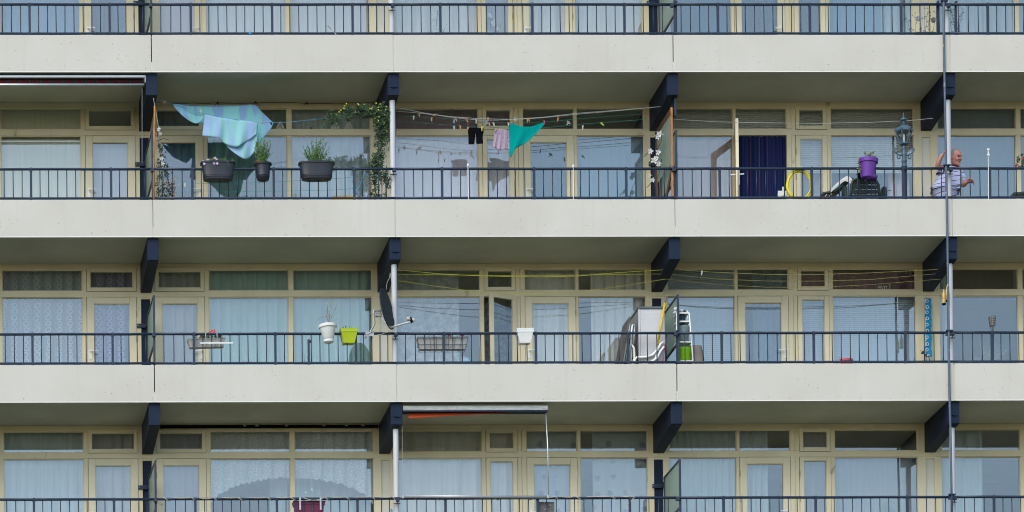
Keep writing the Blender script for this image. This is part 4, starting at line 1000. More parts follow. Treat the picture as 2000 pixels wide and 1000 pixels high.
# wooden poles and frame on the second-row dividers
pm=MB().tube([W(300,425,.05),W(300.5,300,.06),W(302,208,.08)],.0155,10)
single('wooden_pole',pm,WOOD,'orange wooden pole standing at the left divider, second row','pole',W(300,425,.05),'wooden poles at the dividers',smooth=True)
wires('cord','grey cord tying the top of the left wooden pole to the beam',[P([(300,192),(302,208)],.08),P([(304,215),(309,245),(311,262)],.1)],.0035,linew,'cord',None)
xw=BX[3]-.02; zt_=W(1311,210,.1).z; m_=MB().box(xw-.016,xw+.016,.085,.12,.181,zt_)
m_.box(xw-.016,xw+.016,.12,1.30,zt_-.085,zt_).box(xw-.016,xw+.016,1.22,1.30,.181,zt_-.086)
t=thing('timber_screen','brown timber screen with orange front pole against the divider, second row','timber screen',(xw,.1,.181))
obj('front_pole',MB().box(xw-.017,xw+.017,.083,.118,.181,zt_),WOOD,t); obj('frame_board',MB().box(xw-.012,xw+.012,.1185,1.30,zt_-.085,zt_).box(xw-.012,xw+.012,1.22,1.30,.181,zt_-.0855),DKBROWN,t)
obj('brace',MB().obox((xw,.62,.78),(.010,0,0),(0,.55,-.42),(0,.03,.04)),DKBROWN,t)
obj('frame_glass',MB().box(xw-.003,xw+.003,.12,1.21,zt_-.9,zt_-.086),SCREEN,t)
single('hanging_box',MB().box(BX[3]+.04,BX[3]+.075,.15,.30,W(1320,228,.2).z,2.75-.30),RAIL,'flat dark metal strap box under the beam beside the wooden frame','strap',(BX[3]+.05,.2,2.2))

# ------------------------------------------------------------------ yellow hose coil and things near the blue doorway
hm=MB(); r_=random.Random(9); c=W(1561.5,362,.13)
for j in range(13):
    rx=.205*(1+r_.uniform(-.09,.08)); rz=.245*(1+r_.uniform(-.05,.05)); ox,oz,oy=r_.uniform(-.012,.012),r_.uniform(-.01,.01),r_.uniform(-.02,.02); ph=r_.uniform(0,6)
    hm.tube([c+Vector((ox+rx*math.cos(a*6.283/36)*(1-.05*math.sin(a*6.283/36)),oy+.012*math.sin(a*6.283/36*2+ph),oz+rz*math.sin(a*6.283/36))) for a in range(36)],.0105,7,closed=True)
t=thing('garden_hose','coil of yellow garden hose hung inside the railing by the blue doorway','hose',c)
obj('coil',hm,mat('yellow_rubber',(.80,.68,.02),.4,var=.2,scale=15),t,smooth=True)
obj('hook',MB().tube([W(1562,336,.12),W(1562,327,.09),W(1564,324,.04),W(1566,327,.03)],.004,6),WHITE,t)
p=W(1528,377,.3); t=thing('mounting_bracket','small white metal bracket plate beside the yellow hose','bracket',p)
obj('plate',MB().box(p.x-.075,p.x+.075,.3,.312,p.z-.06,p.z+.04),WHITE,t,bevel=.004)
obj('socket_tube',MB().tube([(p.x+.012,.285,p.z-.05),(p.x+.012,.285,p.z+.095)],.018,12),WHITE,t)
for dx in (-.06,-.02,.035,.06): obj('bolt',MB().ball((p.x+dx,.298,p.z-.045),.006,6,4),DARK,t)

# green lounger, black reclining chair, rugs
t=thing('sun_lounger','folded dark green plastic lounger with a pale cushion behind the railing','lounger',W(1630,420,.5))
for dy in (.35,.75):
    pts=[W(1600,388,dy),W(1608,378,dy),W(1630,374,dy),W(1642,366,dy),W(1650,355,dy),W(1660,347,dy),W(1668,352,dy)]
    obj('side_rail',MB().tube(pts,[.02,.024,.026,.028,.026,.022,.02],8).tube([W(1648,362,dy),W(1652,400,dy)],.016,6),DGREEN,t,smooth=True)
bm_=MB()
for i in range(6):
    u=i/6; x=1606+50*u; y=381-(0 if u<.4 else (u-.4)*46); bm_.box(W(x,y,.5).x,W(x,y,.5).x+.05,.36,.74,W(x,y,.5).z-.01,W(x,y,.5).z)
obj('slats',bm_,DGREEN,t)
cl=mat('grubby_white_cushion',(.78,.76,.74),.8,var=.15,scale=8)
vs=[]; path=[(1625,367),(1634,358),(1643,350),(1654,343.5),(1661,346),(1671,356)]
secs=[]
for (x,y) in path:
    a_,b_=W(x,y,.30),W(x,y,.78); secs.append([a_+Vector((0,0,.0)),b_,b_+Vector((-.03,0,-.085)),a_+Vector((-.03,0,-.085))])
single('seat_cushion',MB().loft(secs),cl,'grubby white cushion lying over the dark green lounger','cushion',W(1640,360,.5),smooth='auto')
t=thing('garden_chair','dark reclining garden chair seen from behind, under the purple pot','garden chair',W(1690,440,.4))
cx=W(1689,370,.22); secs=[]
def plate(px,pyt,pyb,wt,wb,y0,y1,n=6):
    a_=W(px,pyt,y0); b_=W(px,pyb,y0); out=[]
    return a_,b_
zt=W(1690,350,.25).z; zb=W(1690,400,.25).z; X0=W(1690,370,.25).x
fr=MB(); 
outl=[(X0-.255,zb),(X0-.235,zt-.10),(X0-.20,zt-.02),(X0-.12,zt+.005),(X0+.10,zt+.01),(X0+.18,zt-.02),(X0+.225,zt-.10),(X0+.25,zb)]
fr.tube([(x,.25+.0*z,z) for x,z in outl],.024,8); obj('back_frame',fr,DGREEN,t,smooth=True)
sl_=MB()
for i in range(5):
    z=zt-.055-i*.078; sl_.box(X0-.222-.004*i,X0+.212+.004*i,.245,.262,z-.032,z+.030)
for i in range(5):
    z=zt-.055-i*.078
    obj('slat',MB().box(X0-.222-.004*i,X0+.212+.004*i,.243,.262,z-.033,z+.031),mat('dark_slat_plastic',(.012,.018,.020),.5,var=.2),t,bevel=.004)
for s_ in (-1,1): obj('back_strut',MB().tube([(X0+s_*.11,.235,zb),(X0+s_*.095,.235,zt)],.010,6),DGREEN,t)
obj('armrest',MB().lathe((X0+.325,.3,zb-.02),[(.045,0),(.048,.25),(.045,.31),(.02,.335)],12,None,1,1.8),DGREEN,t,smooth='auto')
obj('armrest',MB().lathe((X0-.335,.3,zb-.02),[(.045,0),(.048,.25),(.045,.32),(.02,.345)],12,None,1,1.8),DGREEN,t,smooth='auto')
obj('seat',MB().box(X0-.26,X0+.26,.27,.75,zb-.06,zb-.03),DGREEN,t)
for s1 in (-1,1):
    for yy in (.28,.72): obj('leg',MB().tube([(X0+s1*.24,yy,zb-.05),(X0+s1*.26,yy,.185)],.02,8),DGREEN,t)
obj('headrest',MB().box(X0-.13,X0+.06,.22,.26,zt+.0,zt+.10),BLACK,t,bevel=.015)
wires('elastic_cord','blue elastic cord sticking out from the dark garden chair',[P([(1727,375),(1733,373),(1742,371)],.3)],.006,mat('cord_blue',(.03,.08,.14),.5),'cord',None)

# ------------------------------------------------------------------ ornate lantern
LB=mat('lantern_blue_paint',(.065,.115,.165),.4,var=.2,scale=20)
c=W(1766,326,.13); X=c.x; t=thing('street_lantern','ornate blue-grey lantern on a post standing behind the railing','lantern',(X,.13,.18))
def zz(py): return W(1766,py,.13).z
def px(n): return n/118.4
obj('post',MB().lathe((X,.13,.181),[(.07,0),(.07,.03),(.042,.06),(.040,zz(326)-.181)],16),RAIL,t,smooth='auto')
prof=[(5.8,326),(6,324.5),(4.4,323),(4.2,318),(5.6,316),(5.8,314.5),(4,313),(3.4,306),(4.4,303),(4.8,300),(3.2,297),(2.8,292),(3.8,291),(3.8,288.5),(3,287),(3.0,285),(5,283.5)]
obj('column',MB().lathe((X,.13,0),[(px(r),zz(y)) for r,y in prof],18),LB,t,smooth='auto')
for s_ in (-1,1):
    def Q(dx,y): return Vector((X+s_*px(dx),.13,zz(y)))
    obj('scroll_arm',MB().tube([Q(3,303),Q(8,303),Q(13,301),Q(18,297),Q(20.5,293),Q(19.5,289.5),Q(16.5,290),Q(16,293),Q(17.8,294)],[.016,.015,.013,.013,.012,.011,.011,.010,.008],8)
        .tube([Q(12,302),Q(13.5,306),Q(12,310),Q(8.5,309.5),Q(7.5,306.5),Q(9.5,305.5)],[.012,.013,.012,.011,.010,.008],8),LB,t,smooth=True)
    obj('curved_support',MB().tube([Q(6,281.5),Q(6.5,286),Q(3.5,289)],.006,6),LB,t)
def hexr(r,y,rot_=0): return [(X+px(r)*math.cos(R_(60*i+rot_)),.13+px(r)*math.sin(R_(60*i+rot_)),zz(y)) for i in range(6)]
obj('base_ring',MB().loft([hexr(7,283.5),hexr(9.5,282),hexr(9.5,279.5),hexr(8,279)]),LB,t)
for i in range(6):
    a,b_=hexr(8.6,279.5)[i],hexr(16,257.5)[i]; obj('cage_bar',MB().tube([a,b_],.011,6),LB,t)
obj('lantern_glass',MB().loft([hexr(8,279.2),hexr(15,258)],cap=False),glass('lantern_glass',.08),t)
obj('roof',MB().loft([hexr(16.8,258),hexr(17.5,256.5),hexr(17,254),hexr(13,249),hexr(7,245.5),hexr(3.5,244)]),LB,t)
obj('finial',MB().lathe((X,.13,0),[(px(r),zz(y)) for r,y in ((4.2,245),(5.8,242.5),(3.2,241),(2.2,239),(2.6,237),(7,235),(6.4,233),(3.4,231),(2,227.5),(1.2,226),(1.8,224.6),(1.0,223),(.3,219.5))],16),LB,t,smooth='auto')
for i in range(6):
    q=Vector(hexr(17,256)[i]); obj('corner_ornament',MB().ball(q+Vector((0,0,.02)),.016,8,5,(1,1,1.5)),LB,t,smooth=True)
obj('lamp_tube',MB().tube([(X,.13,zz(279)),(X,.13,zz(262))],.018,10),WHITE,t)

# ------------------------------------------------------------------ person at the right drainpipe
SKIN=mat('skin',(.52,.25,.20),.5,var=.12,scale=25,spec=.3)
def skin_mesh(name,joints,edges,root,m,parent,sub=2,smooth=True):
    me=bpy.data.meshes.new(name); base=ORIG[parent.name]
    me.from_pydata([tuple(Vector(j[0])-base) for j in joints],edges,[])
    o=bpy.data.objects.new(name,me); link(o,parent); ORIG[o.name]=base
    sm=o.modifiers.new('skin','SKIN'); sv=me.skin_vertices[0].data
    for i,j in enumerate(joints):
        r=j[1]; sv[i].radius=(r,r) if not isinstance(r,tuple) else r
        sv[i].use_root=(i==root)
    ss=o.modifiers.new('sub','SUBSURF'); ss.levels=ss.render_levels=sub
    dg=bpy.context.evaluated_depsgraph_get(); dg.update(); ev=o.evaluated_get(dg); nm=bpy.data.meshes.new_from_object(ev)
    o.modifiers.clear(); o.data=nm; nm.materials.clear(); nm.materials.append(m)
    for p in nm.polygons: p.use_smooth=smooth
    return o
YP=.52
feet=Vector((W(1850,400,YP).x,YP,.18))
man=thing('person','grey-haired man in a white shirt with red and blue stripes gripping the drainpipe','person',feet)
G=lambda x,y,Y=YP: W(x,y,Y)
pelvis=G(1844,405); waist=G(1846,390); belly=G(1846,374,YP-.03); chest=G(1856,348); shl=G(1843,333,YP-.02); shr=G(1876,336,YP+.03); neckb=G(1862,328); neck=G(1864,322,YP-.01); 
headc=G(1867,306,YP-.05)
J=[(pelvis,(.165,.13)),(waist,(.15,.12)),(belly,(.16,.13)),(chest,(.15,.10)),(neckb,(.085,.07)),(neck,(.058,.058)),
   (G(1846,331,YP-.01),.068),(G(1833,327,YP-.10),.052),(G(1831,322,YP-.14),.046),(G(1837,308,YP-.20),.038),(G(1842.5,299.5,.285),.030),
   (G(1873,336,YP+.01),.072),(G(1880,348,YP+.0),.056),(G(1880,363,YP-.06),.045),(G(1886,358,YP-.16),.040),(G(1890,353,YP-.22),.030),
   (pelvis+Vector((-.10,0,-.10)),.10),(Vector((feet.x-.13,YP,.66)),.075),(Vector((feet.x-.14,YP+.03,.26)),.045),(Vector((feet.x-.14,YP-.10,.22)),.035),
   (pelvis+Vector((.10,0,-.10)),.10),(Vector((feet.x+.05,YP-.05,.66)),.075),(Vector((feet.x+.08,YP+.03,.26)),.045),(Vector((feet.x+.10,YP-.10,.22)),.035)]
E=[(0,1),(1,2),(2,3),(3,4),(4,5),(3,6),(6,7),(7,8),(8,9),(9,10),(3,11),(11,12),(12,13),(13,14),(14,15),(0,16),(16,17),(17,18),(18,19),(0,20),(20,21),(21,22),(22,23)]
body=skin_mesh('body',J,E,0,SKIN,man)
# shirt: same figure, a little looser, stopped at neck, sleeves and hem
def stripes():
    m,N,L,P_=nodes('striped_shirt'); P_.inputs['Roughness'].default_value=.9; P_.inputs['Specular IOR Level'].default_value=.1
    tc=N.new('ShaderNodeTexCoord'); sp=N.new('ShaderNodeSeparateXYZ'); L.new(tc.outputs['Object'],sp.inputs[0])
    n=N.new('ShaderNodeTexNoise'); n.inputs['Scale'].default_value=2.2; L.new(tc.outputs['Object'],n.inputs['Vector'])
    a=N.new('ShaderNodeMath'); a.operation='MULTIPLY_ADD'; a.inputs[1].default_value=.10; L.new(n.outputs[0],a.inputs[0]); 
    b2=N.new('ShaderNodeMath'); b2.operation='MULTIPLY_ADD'; b2.inputs[1].default_value=-.10; L.new(sp.outputs[0],b2.inputs[0]); L.new(sp.outputs[2],b2.inputs[2]); L.new(b2.outputs[0],a.inputs[2])
    b=N.new('ShaderNodeMath'); b.operation='MULTIPLY'; b.inputs[1].default_value=1/.089; L.new(a.outputs[0],b.inputs[0])
    f=N.new('ShaderNodeMath'); f.operation='FRACT'; L.new(b.outputs[0],f.inputs[0])
    c_=N.new('ShaderNodeValToRGB'); c_.color_ramp.interpolation='CONSTANT'; e=c_.color_ramp.elements
    e[0].position=0; e[0].color=(.22,.012,.045,1); e[1].position=.17; e[1].color=(.60,.63,.72,1)
    for p_,k in ((.26,(.36,.46,.70)),(.50,(.42,.52,.76)),(.72,(.38,.47,.70)),(.93,(.62,.62,.68))): z=e.new(p_); z.color=(*k,1)
    L.new(f.outputs[0],c_.inputs[0]); L.new(c_.outputs[0],P_.inputs['Base Color']); return m
SH=stripes()
hem=G(1842,424)
J2=[(hem,(.245,.18)),(waist,(.235,.185)),(belly,(.238,.195)),(G(1850,347),(.245,.165)),(neckb,(.13,.10)),(G(1863,325,YP-.01),(.082,.08)),
    (G(1844,334,YP-.01),.105),(G(1838,328,YP-.07),.078),(G(1874,337,YP+.01),.092),(G(1880,349,YP),.080),(G(1881,359,YP-.03),.074)]
skin_mesh('shirt',J2,[(0,1),(1,2),(2,3),(3,4),(4,5),(3,6),(6,7),(3,8),(8,9),(9,10)],1,SH,man)
TR=mat('dark_trousers',(.02,.025,.045),.8)
J3=[(pelvis,(.19,.155)),(G(1845,396),(.20,.16)),(pelvis+Vector((-.10,0,-.10)),.125),(Vector((feet.x-.13,YP,.66)),.10),(Vector((feet.x-.14,YP+.02,.27)),.08),(pelvis+Vector((.10,0,-.10)),.125),(Vector((feet.x+.05,YP-.05,.66)),.10),(Vector((feet.x+.08,YP+.02,.27)),.08)]
skin_mesh('trousers',J3,[(1,0),(0,2),(2,3),(3,4),(0,5),(5,6),(6,7)],0,TR,man)
for dx in (-.14,.09): obj('shoe',MB().ball((feet.x+dx,YP-.05,.225),.055,12,6,(.9,2.4,.8)),BLACK,man,smooth=True)
# head, turned to the right of the picture and bowed
Rh=Matrix.Rotation(R_(-8),3,'Y')@Matrix.Rotation(R_(32),3,'Z')@Matrix.Rotation(R_(24),3,'X')   # local -Y is the way he faces
def HP(x,y,z): return headc+Rh@Vector((x,y,z))
hm=MB(); secs=[]
for (z,hwx,fy,by,oy) in ((-.135,.030,.060,.020,-.050),(-.125,.048,.075,.05,-.035),(-.105,.060,.090,.075,-.012),(-.07,.068,.095,.088,0),(-.03,.076,.094,.098,.004),(.0,.079,.092,.104,.006),(.03,.080,.090,.106,.008),(.065,.078,.082,.100,.010),(.095,.068,.066,.084,.014),(.118,.045,.042,.055,.018),(.128,.015,.015,.02,.02)):
    ringp=[]
    for i in range(20):
        a=2*math.pi*i/20; ca,sa=math.cos(a),math.sin(a); ringp.append(HP(hwx*ca,oy+(by if sa>0 else fy)*sa,z))
    secs.append(ringp)
hm.loft(secs)
hm.loft([[HP(-.008,-.088,.018),HP(.008,-.088,.018),HP(.006,-.08,.02),HP(-.006,-.08,.02)],[HP(-.013,-.110,-.025),HP(.013,-.110,-.025),HP(.016,-.08,-.02),HP(-.016,-.08,-.02)],[HP(-.016,-.106,-.040),HP(.016,-.106,-.040),HP(.016,-.08,-.042),HP(-.016,-.08,-.042)]])
for s_ in (-1,1):
    hm.ball(HP(s_*.081,.008,-.01),.026,10,6,(.35,.7,1.2)); hm.ball(HP(s_*.040,-.070,-.035),.030,8,5,(1,.8,.9)); hm.ball(HP(s_*.032,-.084,.034),.020,8,5,(1.3,.5,.45))
hm.ball(HP(0,-.088,-.105),.022,8,5,(1.2,.7,.8))
obj('head',hm,mat('face_skin',(.56,.25,.205),.5,var=.14,scale=22,spec=.3),man,smooth=True)
for s_ in (-1,1):
    obj('eye',MB().ball(HP(s_*.031,-.086,.010),.011,8,5,(1.3,.6,.55)),mat('eye_dark',(.06,.045,.04),.3),man,smooth=True)
    obj('eyebrow',MB().tube([HP(s_*.012,-.096,.030),HP(s_*.032,-.096,.037),HP(s_*.052,-.080,.030)],.0045,5),mat('grey_hair',(.23,.22,.21),.8,var=.3,scale=60,bump=.4,bscale=120),man)
obj('mouth',MB().tube([HP(-.024,-.091,-.072),HP(0,-.099,-.069),HP(.024,-.091,-.073)],.0048,6),mat('lips',(.25,.07,.07),.5),man)
hh=MB(); secs=[]
for (z,hwx,fy,by,oy,cut) in ((-.045,.079,.02,.102,.008,1),(-.01,.084,.03,.109,.008,1),(.03,.087,.055,.112,.010,1),(.058,.086,.058,.110,.010,1),(.085,.080,.052,.100,.012,0),(.112,.062,.046,.076,.015,0),(.130,.035,.034,.042,.018,0),(.137,.010,.01,.012,.02,0)):
    ringp=[]
    for i in range(20):
        a=2*math.pi*i/20; ca,sa=math.cos(a),math.sin(a); ringp.append(HP(hwx*ca*(.96 if sa<0 and cut else 1),oy+(by if sa>0 else fy)*sa,z))
    secs.append(ringp)
hh.loft(secs); obj('hair',hh,mat('grey_hair',(.23,.22,.21),.8),man,smooth=True)
# hands: palm plus five bent fingers
def hand(c,ax_f,ax_n,ax_t,curl,side):
    """c wrist, ax_f to the knuckles, ax_n out of the palm, ax_t thumb side"""
    f,n,t_=Vector(ax_f).normalized(),Vector(ax_n).normalized(),Vector(ax_t).normalized(); m_=MB()
    m_.loft([[c+f*d+t_*w1*s1+n*th*s2 for s1,s2 in ((-1,-1),(0,-1.25),(1,-1),(1,1),(0,1.15),(-1,1))] for d,w1,th in ((-.01,.024,.017),(.03,.034,.015),(.075,.040,.013),(.088,.036,.010))])
    for i,(o_,ln,r) in enumerate(((.030,.068,.0095),(.010,.078,.0098),(-.011,.072,.0092),(-.031,.058,.0082))):
        b0=c+f*.075+t_*o_; a=curl*.5; d1=f*math.cos(a)+n*math.sin(a); p1=b0+d1*ln*.45; a+=curl*.8; d2=f*math.cos(a)+n*math.sin(a); p2=p1+d2*ln*.35; a+=curl*.6; d3=f*math.cos(a)+n*math.sin(a); p3=p2+d3*ln*.28
        m_.tube([b0-f*.02,b0,p1,p2,p3],[r*.9,r*1.05,r,r*.92,r*.6],8)
    b0=c+f*.02+t_*.026; p1=b0+(t_*.6+f*.6+n*.3).normalized()*.042; p2=p1+(f*.7+n*.75+t_*.05).normalized()*.032
    m_.tube([c+f*.01+t_*.012,b0,p1,p2,p2+(p2-p1)*.35],[.012,.0135,.0118,.0105,.007],8)
    return m_
wr=G(1842.5,299.5,.285); pc=Vector((BX[4]+.005,.2,wr.z))
obj('hand',hand(wr,(.45,-.35,.55),(.25,.75,.0),(.1,-.3,.9),1.25,1),SKIN,man,smooth=True)
wr=G(1889.5,353.5,YP-.21); obj('hand',hand(wr,(.75,-.45,-.05),(-.1,-.1,-.9),(-.3,-.6,.6),1.0,-1),SKIN,man,smooth=True)
wires('thin_cord','thin cord hanging down from the hand of the man',[P([(1879,345),(1879,368),(1879.5,382)],.25)],.005,mat('cord_brown',(.25,.2,.17),.7),'cord',None)

# ------------------------------------------------------------------ third row: dish, cabinet, shelf and the rest
t=thing('satellite_dish','dark grey satellite dish clamped to the rail by the drainpipe, third row','satellite dish',W(728,655,.05))
dc=W(756,603,-.10); nrm=Vector((.90,-.47,.17)).normalized(); zx=nrm.cross(Vector((0,0,1))).normalized(); up=zx.cross(nrm)*-1
if up.z<0: up=-up
A=Matrix((zx,up,nrm)).transposed(); R0=.335
prof=[(.001,-.045)]+[(R0*i/8,-.045+.045*(i/8)**2) for i in range(1,9)]+[(R0+.006,.004),(R0+.006,-.006)]+[(R0*i/8,-.057+.045*(i/8)**2) for i in range(8,0,-1)]+[(.001,-.057)]
obj('dish',MB().lathe(dc,prof,40,A,.93,1.03),mat('dish_grey',(.020,.028,.036),.7,var=.12,scale=6),t,smooth='auto')
low=dc-up*R0*.98
obj('lnb_arm',MB().tube([low-nrm*.02,low+nrm*.06+Vector((0,0,-.0)),W(801,629,-.22)],.016,8).tube([W(744,619,-.05),low],.010,6),STEEL,t)
q=W(803,624,-.22); obj('lnb',MB().tube([q+Vector((-.045,0,.012)),q+Vector((-.01,0,0))],[.036,.026],12).tube([q+Vector((.01,0,-.005)),q+Vector((.05,0,-.012))],[.026,.030],12).ball(q+Vector((-.05,0,.013)),.034,10,6),mat('lnb_plastic',(.50,.49,.46),.5),t,smooth='auto')
obj('lnb_clamp',MB().obox(q+Vector((.0,0,-.01)),(.012,0,.006),(0,.03,0),(-.014,0,.042)),BLACK,t)
bk=MB(); b1,b2=W(731,607,.0),W(745,619,.0)
bk.box(b1.x,b2.x,-.06,.02,b2.z,b2.z+.012).box(b1.x,b2.x,-.06,.02,b1.z-.012,b1.z).box(b1.x+.03,b1.x+.045,-.06,.02,b2.z,b1.z).box(b2.x-.02,b2.x,-.05,.01,b2.z-.02,b1.z+.01)
bk.tube([W(722,613,-.02),W(745,612,-.02)],.007,6)
obj('bracket',bk,STEEL,t); obj('mast',MB().tube([W(730,606,.02),W(731,634,.02)],.019,10).tube([W(731,633,.02),W(725,645,.04),W(723,652,.05)],.016,10),STEEL,t,smooth='auto')
q=W(721,654,.05); obj('rail_clamp',MB().box(q.x-.06,q.x-.045,.0,.10,q.z-.05,q.z+.05).box(q.x+.045,q.x+.06,.0,.10,q.z-.05,q.z+.05).box(q.x-.07,q.x+.07,-.01,.0,q.z-.035,q.z+.035).tube([(q.x-.09,-.02,q.z-.01),(q.x+.0,-.02,q.z+.01),(q.x+.09,-.02,q.z+.05)],.006,6),STEEL,t)
wires('cable','thin white cable running from the satellite dish along the rail',[P([(712,656),(724,649),(745,635),(753,629)],-.03),P([(732,655),(745,653),(755,649),(768,648),(775,651)],-.0)],.0035,linew,'cable','cables')
single('railing_latch',MB().box(W(601,690,.05).x,W(605,690,.05).x,.04,.075,W(603,713,.05).z,W(603,663,.05).z).ball(W(606,667,.05),.022,10,6),RAIL,'short dark post with a round knob behind the rail left of the white pot','post',W(603,713,.05))

# cabinet and what leans on it
xl,xr=W(1247.5,640,.25).x,W(1299,640,.25).x; zt=W(1270,600,.25).z; z0=-2.57+.0
z0=-1*H+.18; ztc=zt
CAB=mat('cabinet_grey',(.54,.54,.55),.5,var=.05,scale=3); CABS=mat('cabinet_side',(.24,.245,.25),.6,var=.08)
t=thing('storage_cabinet','tall pale grey storage cabinet with a dark lid beside the divider, third row','cabinet',((xl+xr)/2,.16,z0))
obj('carcass',MB().box(xl,xr,.275,.93,z0+.001,zt-.03),CABS,t,bevel=.004); obj('lid',MB().box(xl-.012,xr+.012,.24,.945,zt-.028,zt+.012),mat('cabinet_lid',(.10,.11,.13),.5),t,bevel=.006)
dm=MB().box(xl+.03,xr-.004,.255,.274,z0+.05,zt-.032); obj('cabinet_door',dm,CAB,t,bevel=.005)
obj('door_panel',MB().box(xl+.07,xr-.04,.248,.2545,z0+.35,zt-.09),CAB,t,bevel=.006); obj('door_panel',MB().box(xl+.07,xr-.04,.248,.2545,z0+.1,z0+.30),CAB,t,bevel=.006)
obj('side_trim',MB().box(xl-.004,xl+.024,.253,.2745,z0+.05,zt-.032),CAB,t)
def lean(name,lab,cat,p0,p1,w_,th,m,grp=None):
    p0,p1=Vector(p0),Vector(p1); d=(p1-p0); ln=d.length; d.normalize(); s_=Vector((0,1,0)); n=d.cross(s_).normalized()
    return single(name,MB().obox((p0+p1)/2,s_*w_/2,n*th/2,d*ln/2),m,lab,cat,p0,grp,bevel=.003)
lean('board','dark brown board leaning on the cabinet, outermost of the stack','board',W(1202,740,.45),W(1224,628,.45),.55,.03,mat('dark_board',(.09,.085,.08),.6,var=.3,scale=5),'boards leaning on the cabinet')
lean('board','grey-green board in the middle of the leaning stack','board',W(1209,740,.30),W(1222,664,.30),.40,.02,mat('grey_green_board',(.17,.20,.19),.6,var=.15),'boards leaning on the cabinet')
lean('board','pale board with a red edge, nearest the railing post','board',W(1221,740,.22),W(1230,662,.22),.25,.02,mat('pale_board',(.42,.42,.40),.6,var=.2,scale=14,dirt=((.40,.05,.05),9,.6)),'boards leaning on the cabinet')
lean('board','thin slate board against the brown one','board',W(1214,740,.26),W(1227,650,.26),.35,.015,mat('slate_board',(.13,.16,.17),.6),'boards leaning on the cabinet')
t=thing('folding_chair','folded white tubular chair standing beside the cabinet','folding chair',W(1236,740,.2))
obj('frame',MB().tube([W(1233,740,.2),W(1233,690,.2),W(1233,650,.2),W(1235,635,.2),W(1238.5,634,.22),W(1239,645,.25),W(1237,672,.25)],.014,8),WHITE,t,smooth=True)
obj('frame',MB().tube([W(1234,674,.15),W(1238,680,.15),W(1239,700,.15),W(1235,712,.15),W(1233,740,.15)],.020,8),WHITE,t,smooth=True)
obj('joint',MB().ball(W(1235,700,.13),.012,8,5),BLACK,t)
# white plastic garden chair
t=thing('plastic_chair','white plastic garden chair low in front of the cabinet','garden chair',W(1270,760,.13))
for dy in (.10,.215):
    obj('arm',MB().tube([W(1240,740,dy),W(1240,702,dy),W(1244,698,dy),W(1262,697.5,dy),W(1275,693,dy),W(1284,683,dy),W(1291,671,dy),W(1296,668,dy)],[.016,.018,.02,.02,.02,.02,.02,.018],8),WHITE,t,smooth=True)
    obj('arm',MB().tube([W(1262,718,dy),W(1270,708,dy),W(1284,699,dy),W(1290,686,dy),W(1297,677,dy)],[.016,.02,.02,.02,.018],8),WHITE,t,smooth=True)
x0,x1=W(1243,705,.15).x,W(1285,705,.15).x; zs=z0+.42
obj('seat',MB().box(x0,x1,.13,.235,zs,zs+.03),WHITE,t,bevel=.01)
for x in (x0+.02,x1-.02):
    for yy in (.145,.22): obj('leg',MB().tube([(x,yy,zs),(x,yy,z0+.001)],.018,8),WHITE,t)
# poles
t=thing('broom','broom with a bright yellow handle leaning against the divider','broom',W(1282,700,.12))
obj('handle',MB().tube([W(1283.5,677,.13),W(1298.5,592,.20)],.0175,10),mat('yellow_handle',(.72,.44,.005),.4,var=.2,scale=9,dirt=((.2,.12,.03),16,.7)),t,smooth=True)
obj('dark_tip',MB().tube([W(1298.5,592,.20),W(1301,580,.21)],.014,8),mat('slotted_tip',(.10,.11,.12),.5,var=.5,scale=60),t)
obj('lower_shaft',MB().tube([W(1283.5,677,.13),W(1274,740,.12)],.015,8),WHITE,t)
single('stick',MB().tube([W(1290,740,.10),W(1302,648,.12)],[.010,.009],8),mat('crimson_metal',(.30,.02,.07),.4),'thin crimson stick leaning at the foot of the divider','stick',W(1290,740,.10))
single('umbrella',MB().lathe(W(1300,690,.3),[(.004,-.12),(.022,-.02),(.03,.05),(.012,.11),(.004,.2)],10),mat('violet_cloth',(.06,.05,.14),.7),'small furled violet umbrella hanging on the divider','umbrella',W(1300,700,.3),smooth='auto')
# shelf rack
t=thing('shelf_rack','white tubular shelf rack standing right of the divider, third row','shelf rack',W(1336,760,.2))
fr=MB()
def XZ(x,y,Y): return W(x,y,Y)
TOP=611; posts=[((1322,TOP),(1322.5,760),.15),((1346,TOP),(1358,760),.15),((1322+4,TOP-4),(1324,760),.40),((1342,TOP-4),(1352,760),.40)]
for (a_,b_,Y) in posts: obj('leg',MB().tube([W(*a_,Y),W(*b_,Y)],.0115,8),WHITE,t,smooth=True)
for (y,xe) in ((611,1346),(627.5,1347.5),(667.5,1351.5),(705,1355)):
    xa_,xb_,zz_=W(1322,y,.15).x,W(xe,y,.15).x,W(1322,y,.15).z
    obj('shelf',MB().box(xa_,xb_,.15,.16,zz_-.012,zz_+.010).box(xa_,xb_,.39,.40,zz_-.012,zz_+.010).box(xa_,xa_+.012,.16,.39,zz_-.012,zz_+.01).box(xb_-.012,xb_,.16,.39,zz_-.012,zz_+.01).box(xa_+.012,xb_-.012,.16,.39,zz_-.004,zz_+.0),WHITE,t)
def jar(lab,px_,pyt,pyb,wt,wb,m,Y=.27,name='jar',cat='jar',**k):
    b_=W(px_,pyb,Y); h=W(px_,pyt,Y).z-b_.z; s_=118.
    return single(name,MB().lathe(b_,[(wb/s_/2*.9,0),(wb/s_/2,.01),(wt/s_/2,h*.9),(wt/s_/2*1.03,h*.93),(wt/s_/2*1.03,h),(wt/s_/2*.93,h),(wt/s_/2*.9,h*.93),(.001,h*.9)],20),m,lab,cat,b_,smooth='auto',**k)
jar('dark mottled bucket on the upper shelf of the rack',1331,608,633,17,15,mat('dark_mottled',(.035,.05,.06),.35,var=.9,scale=30),name='bucket',cat='bucket')
jar('clear plastic bucket on the middle shelf of the rack',1335,639,667,25,18,mat('smoky_plastic',(.22,.28,.31),.25,var=.15,scale=12),name='bucket',cat='bucket')
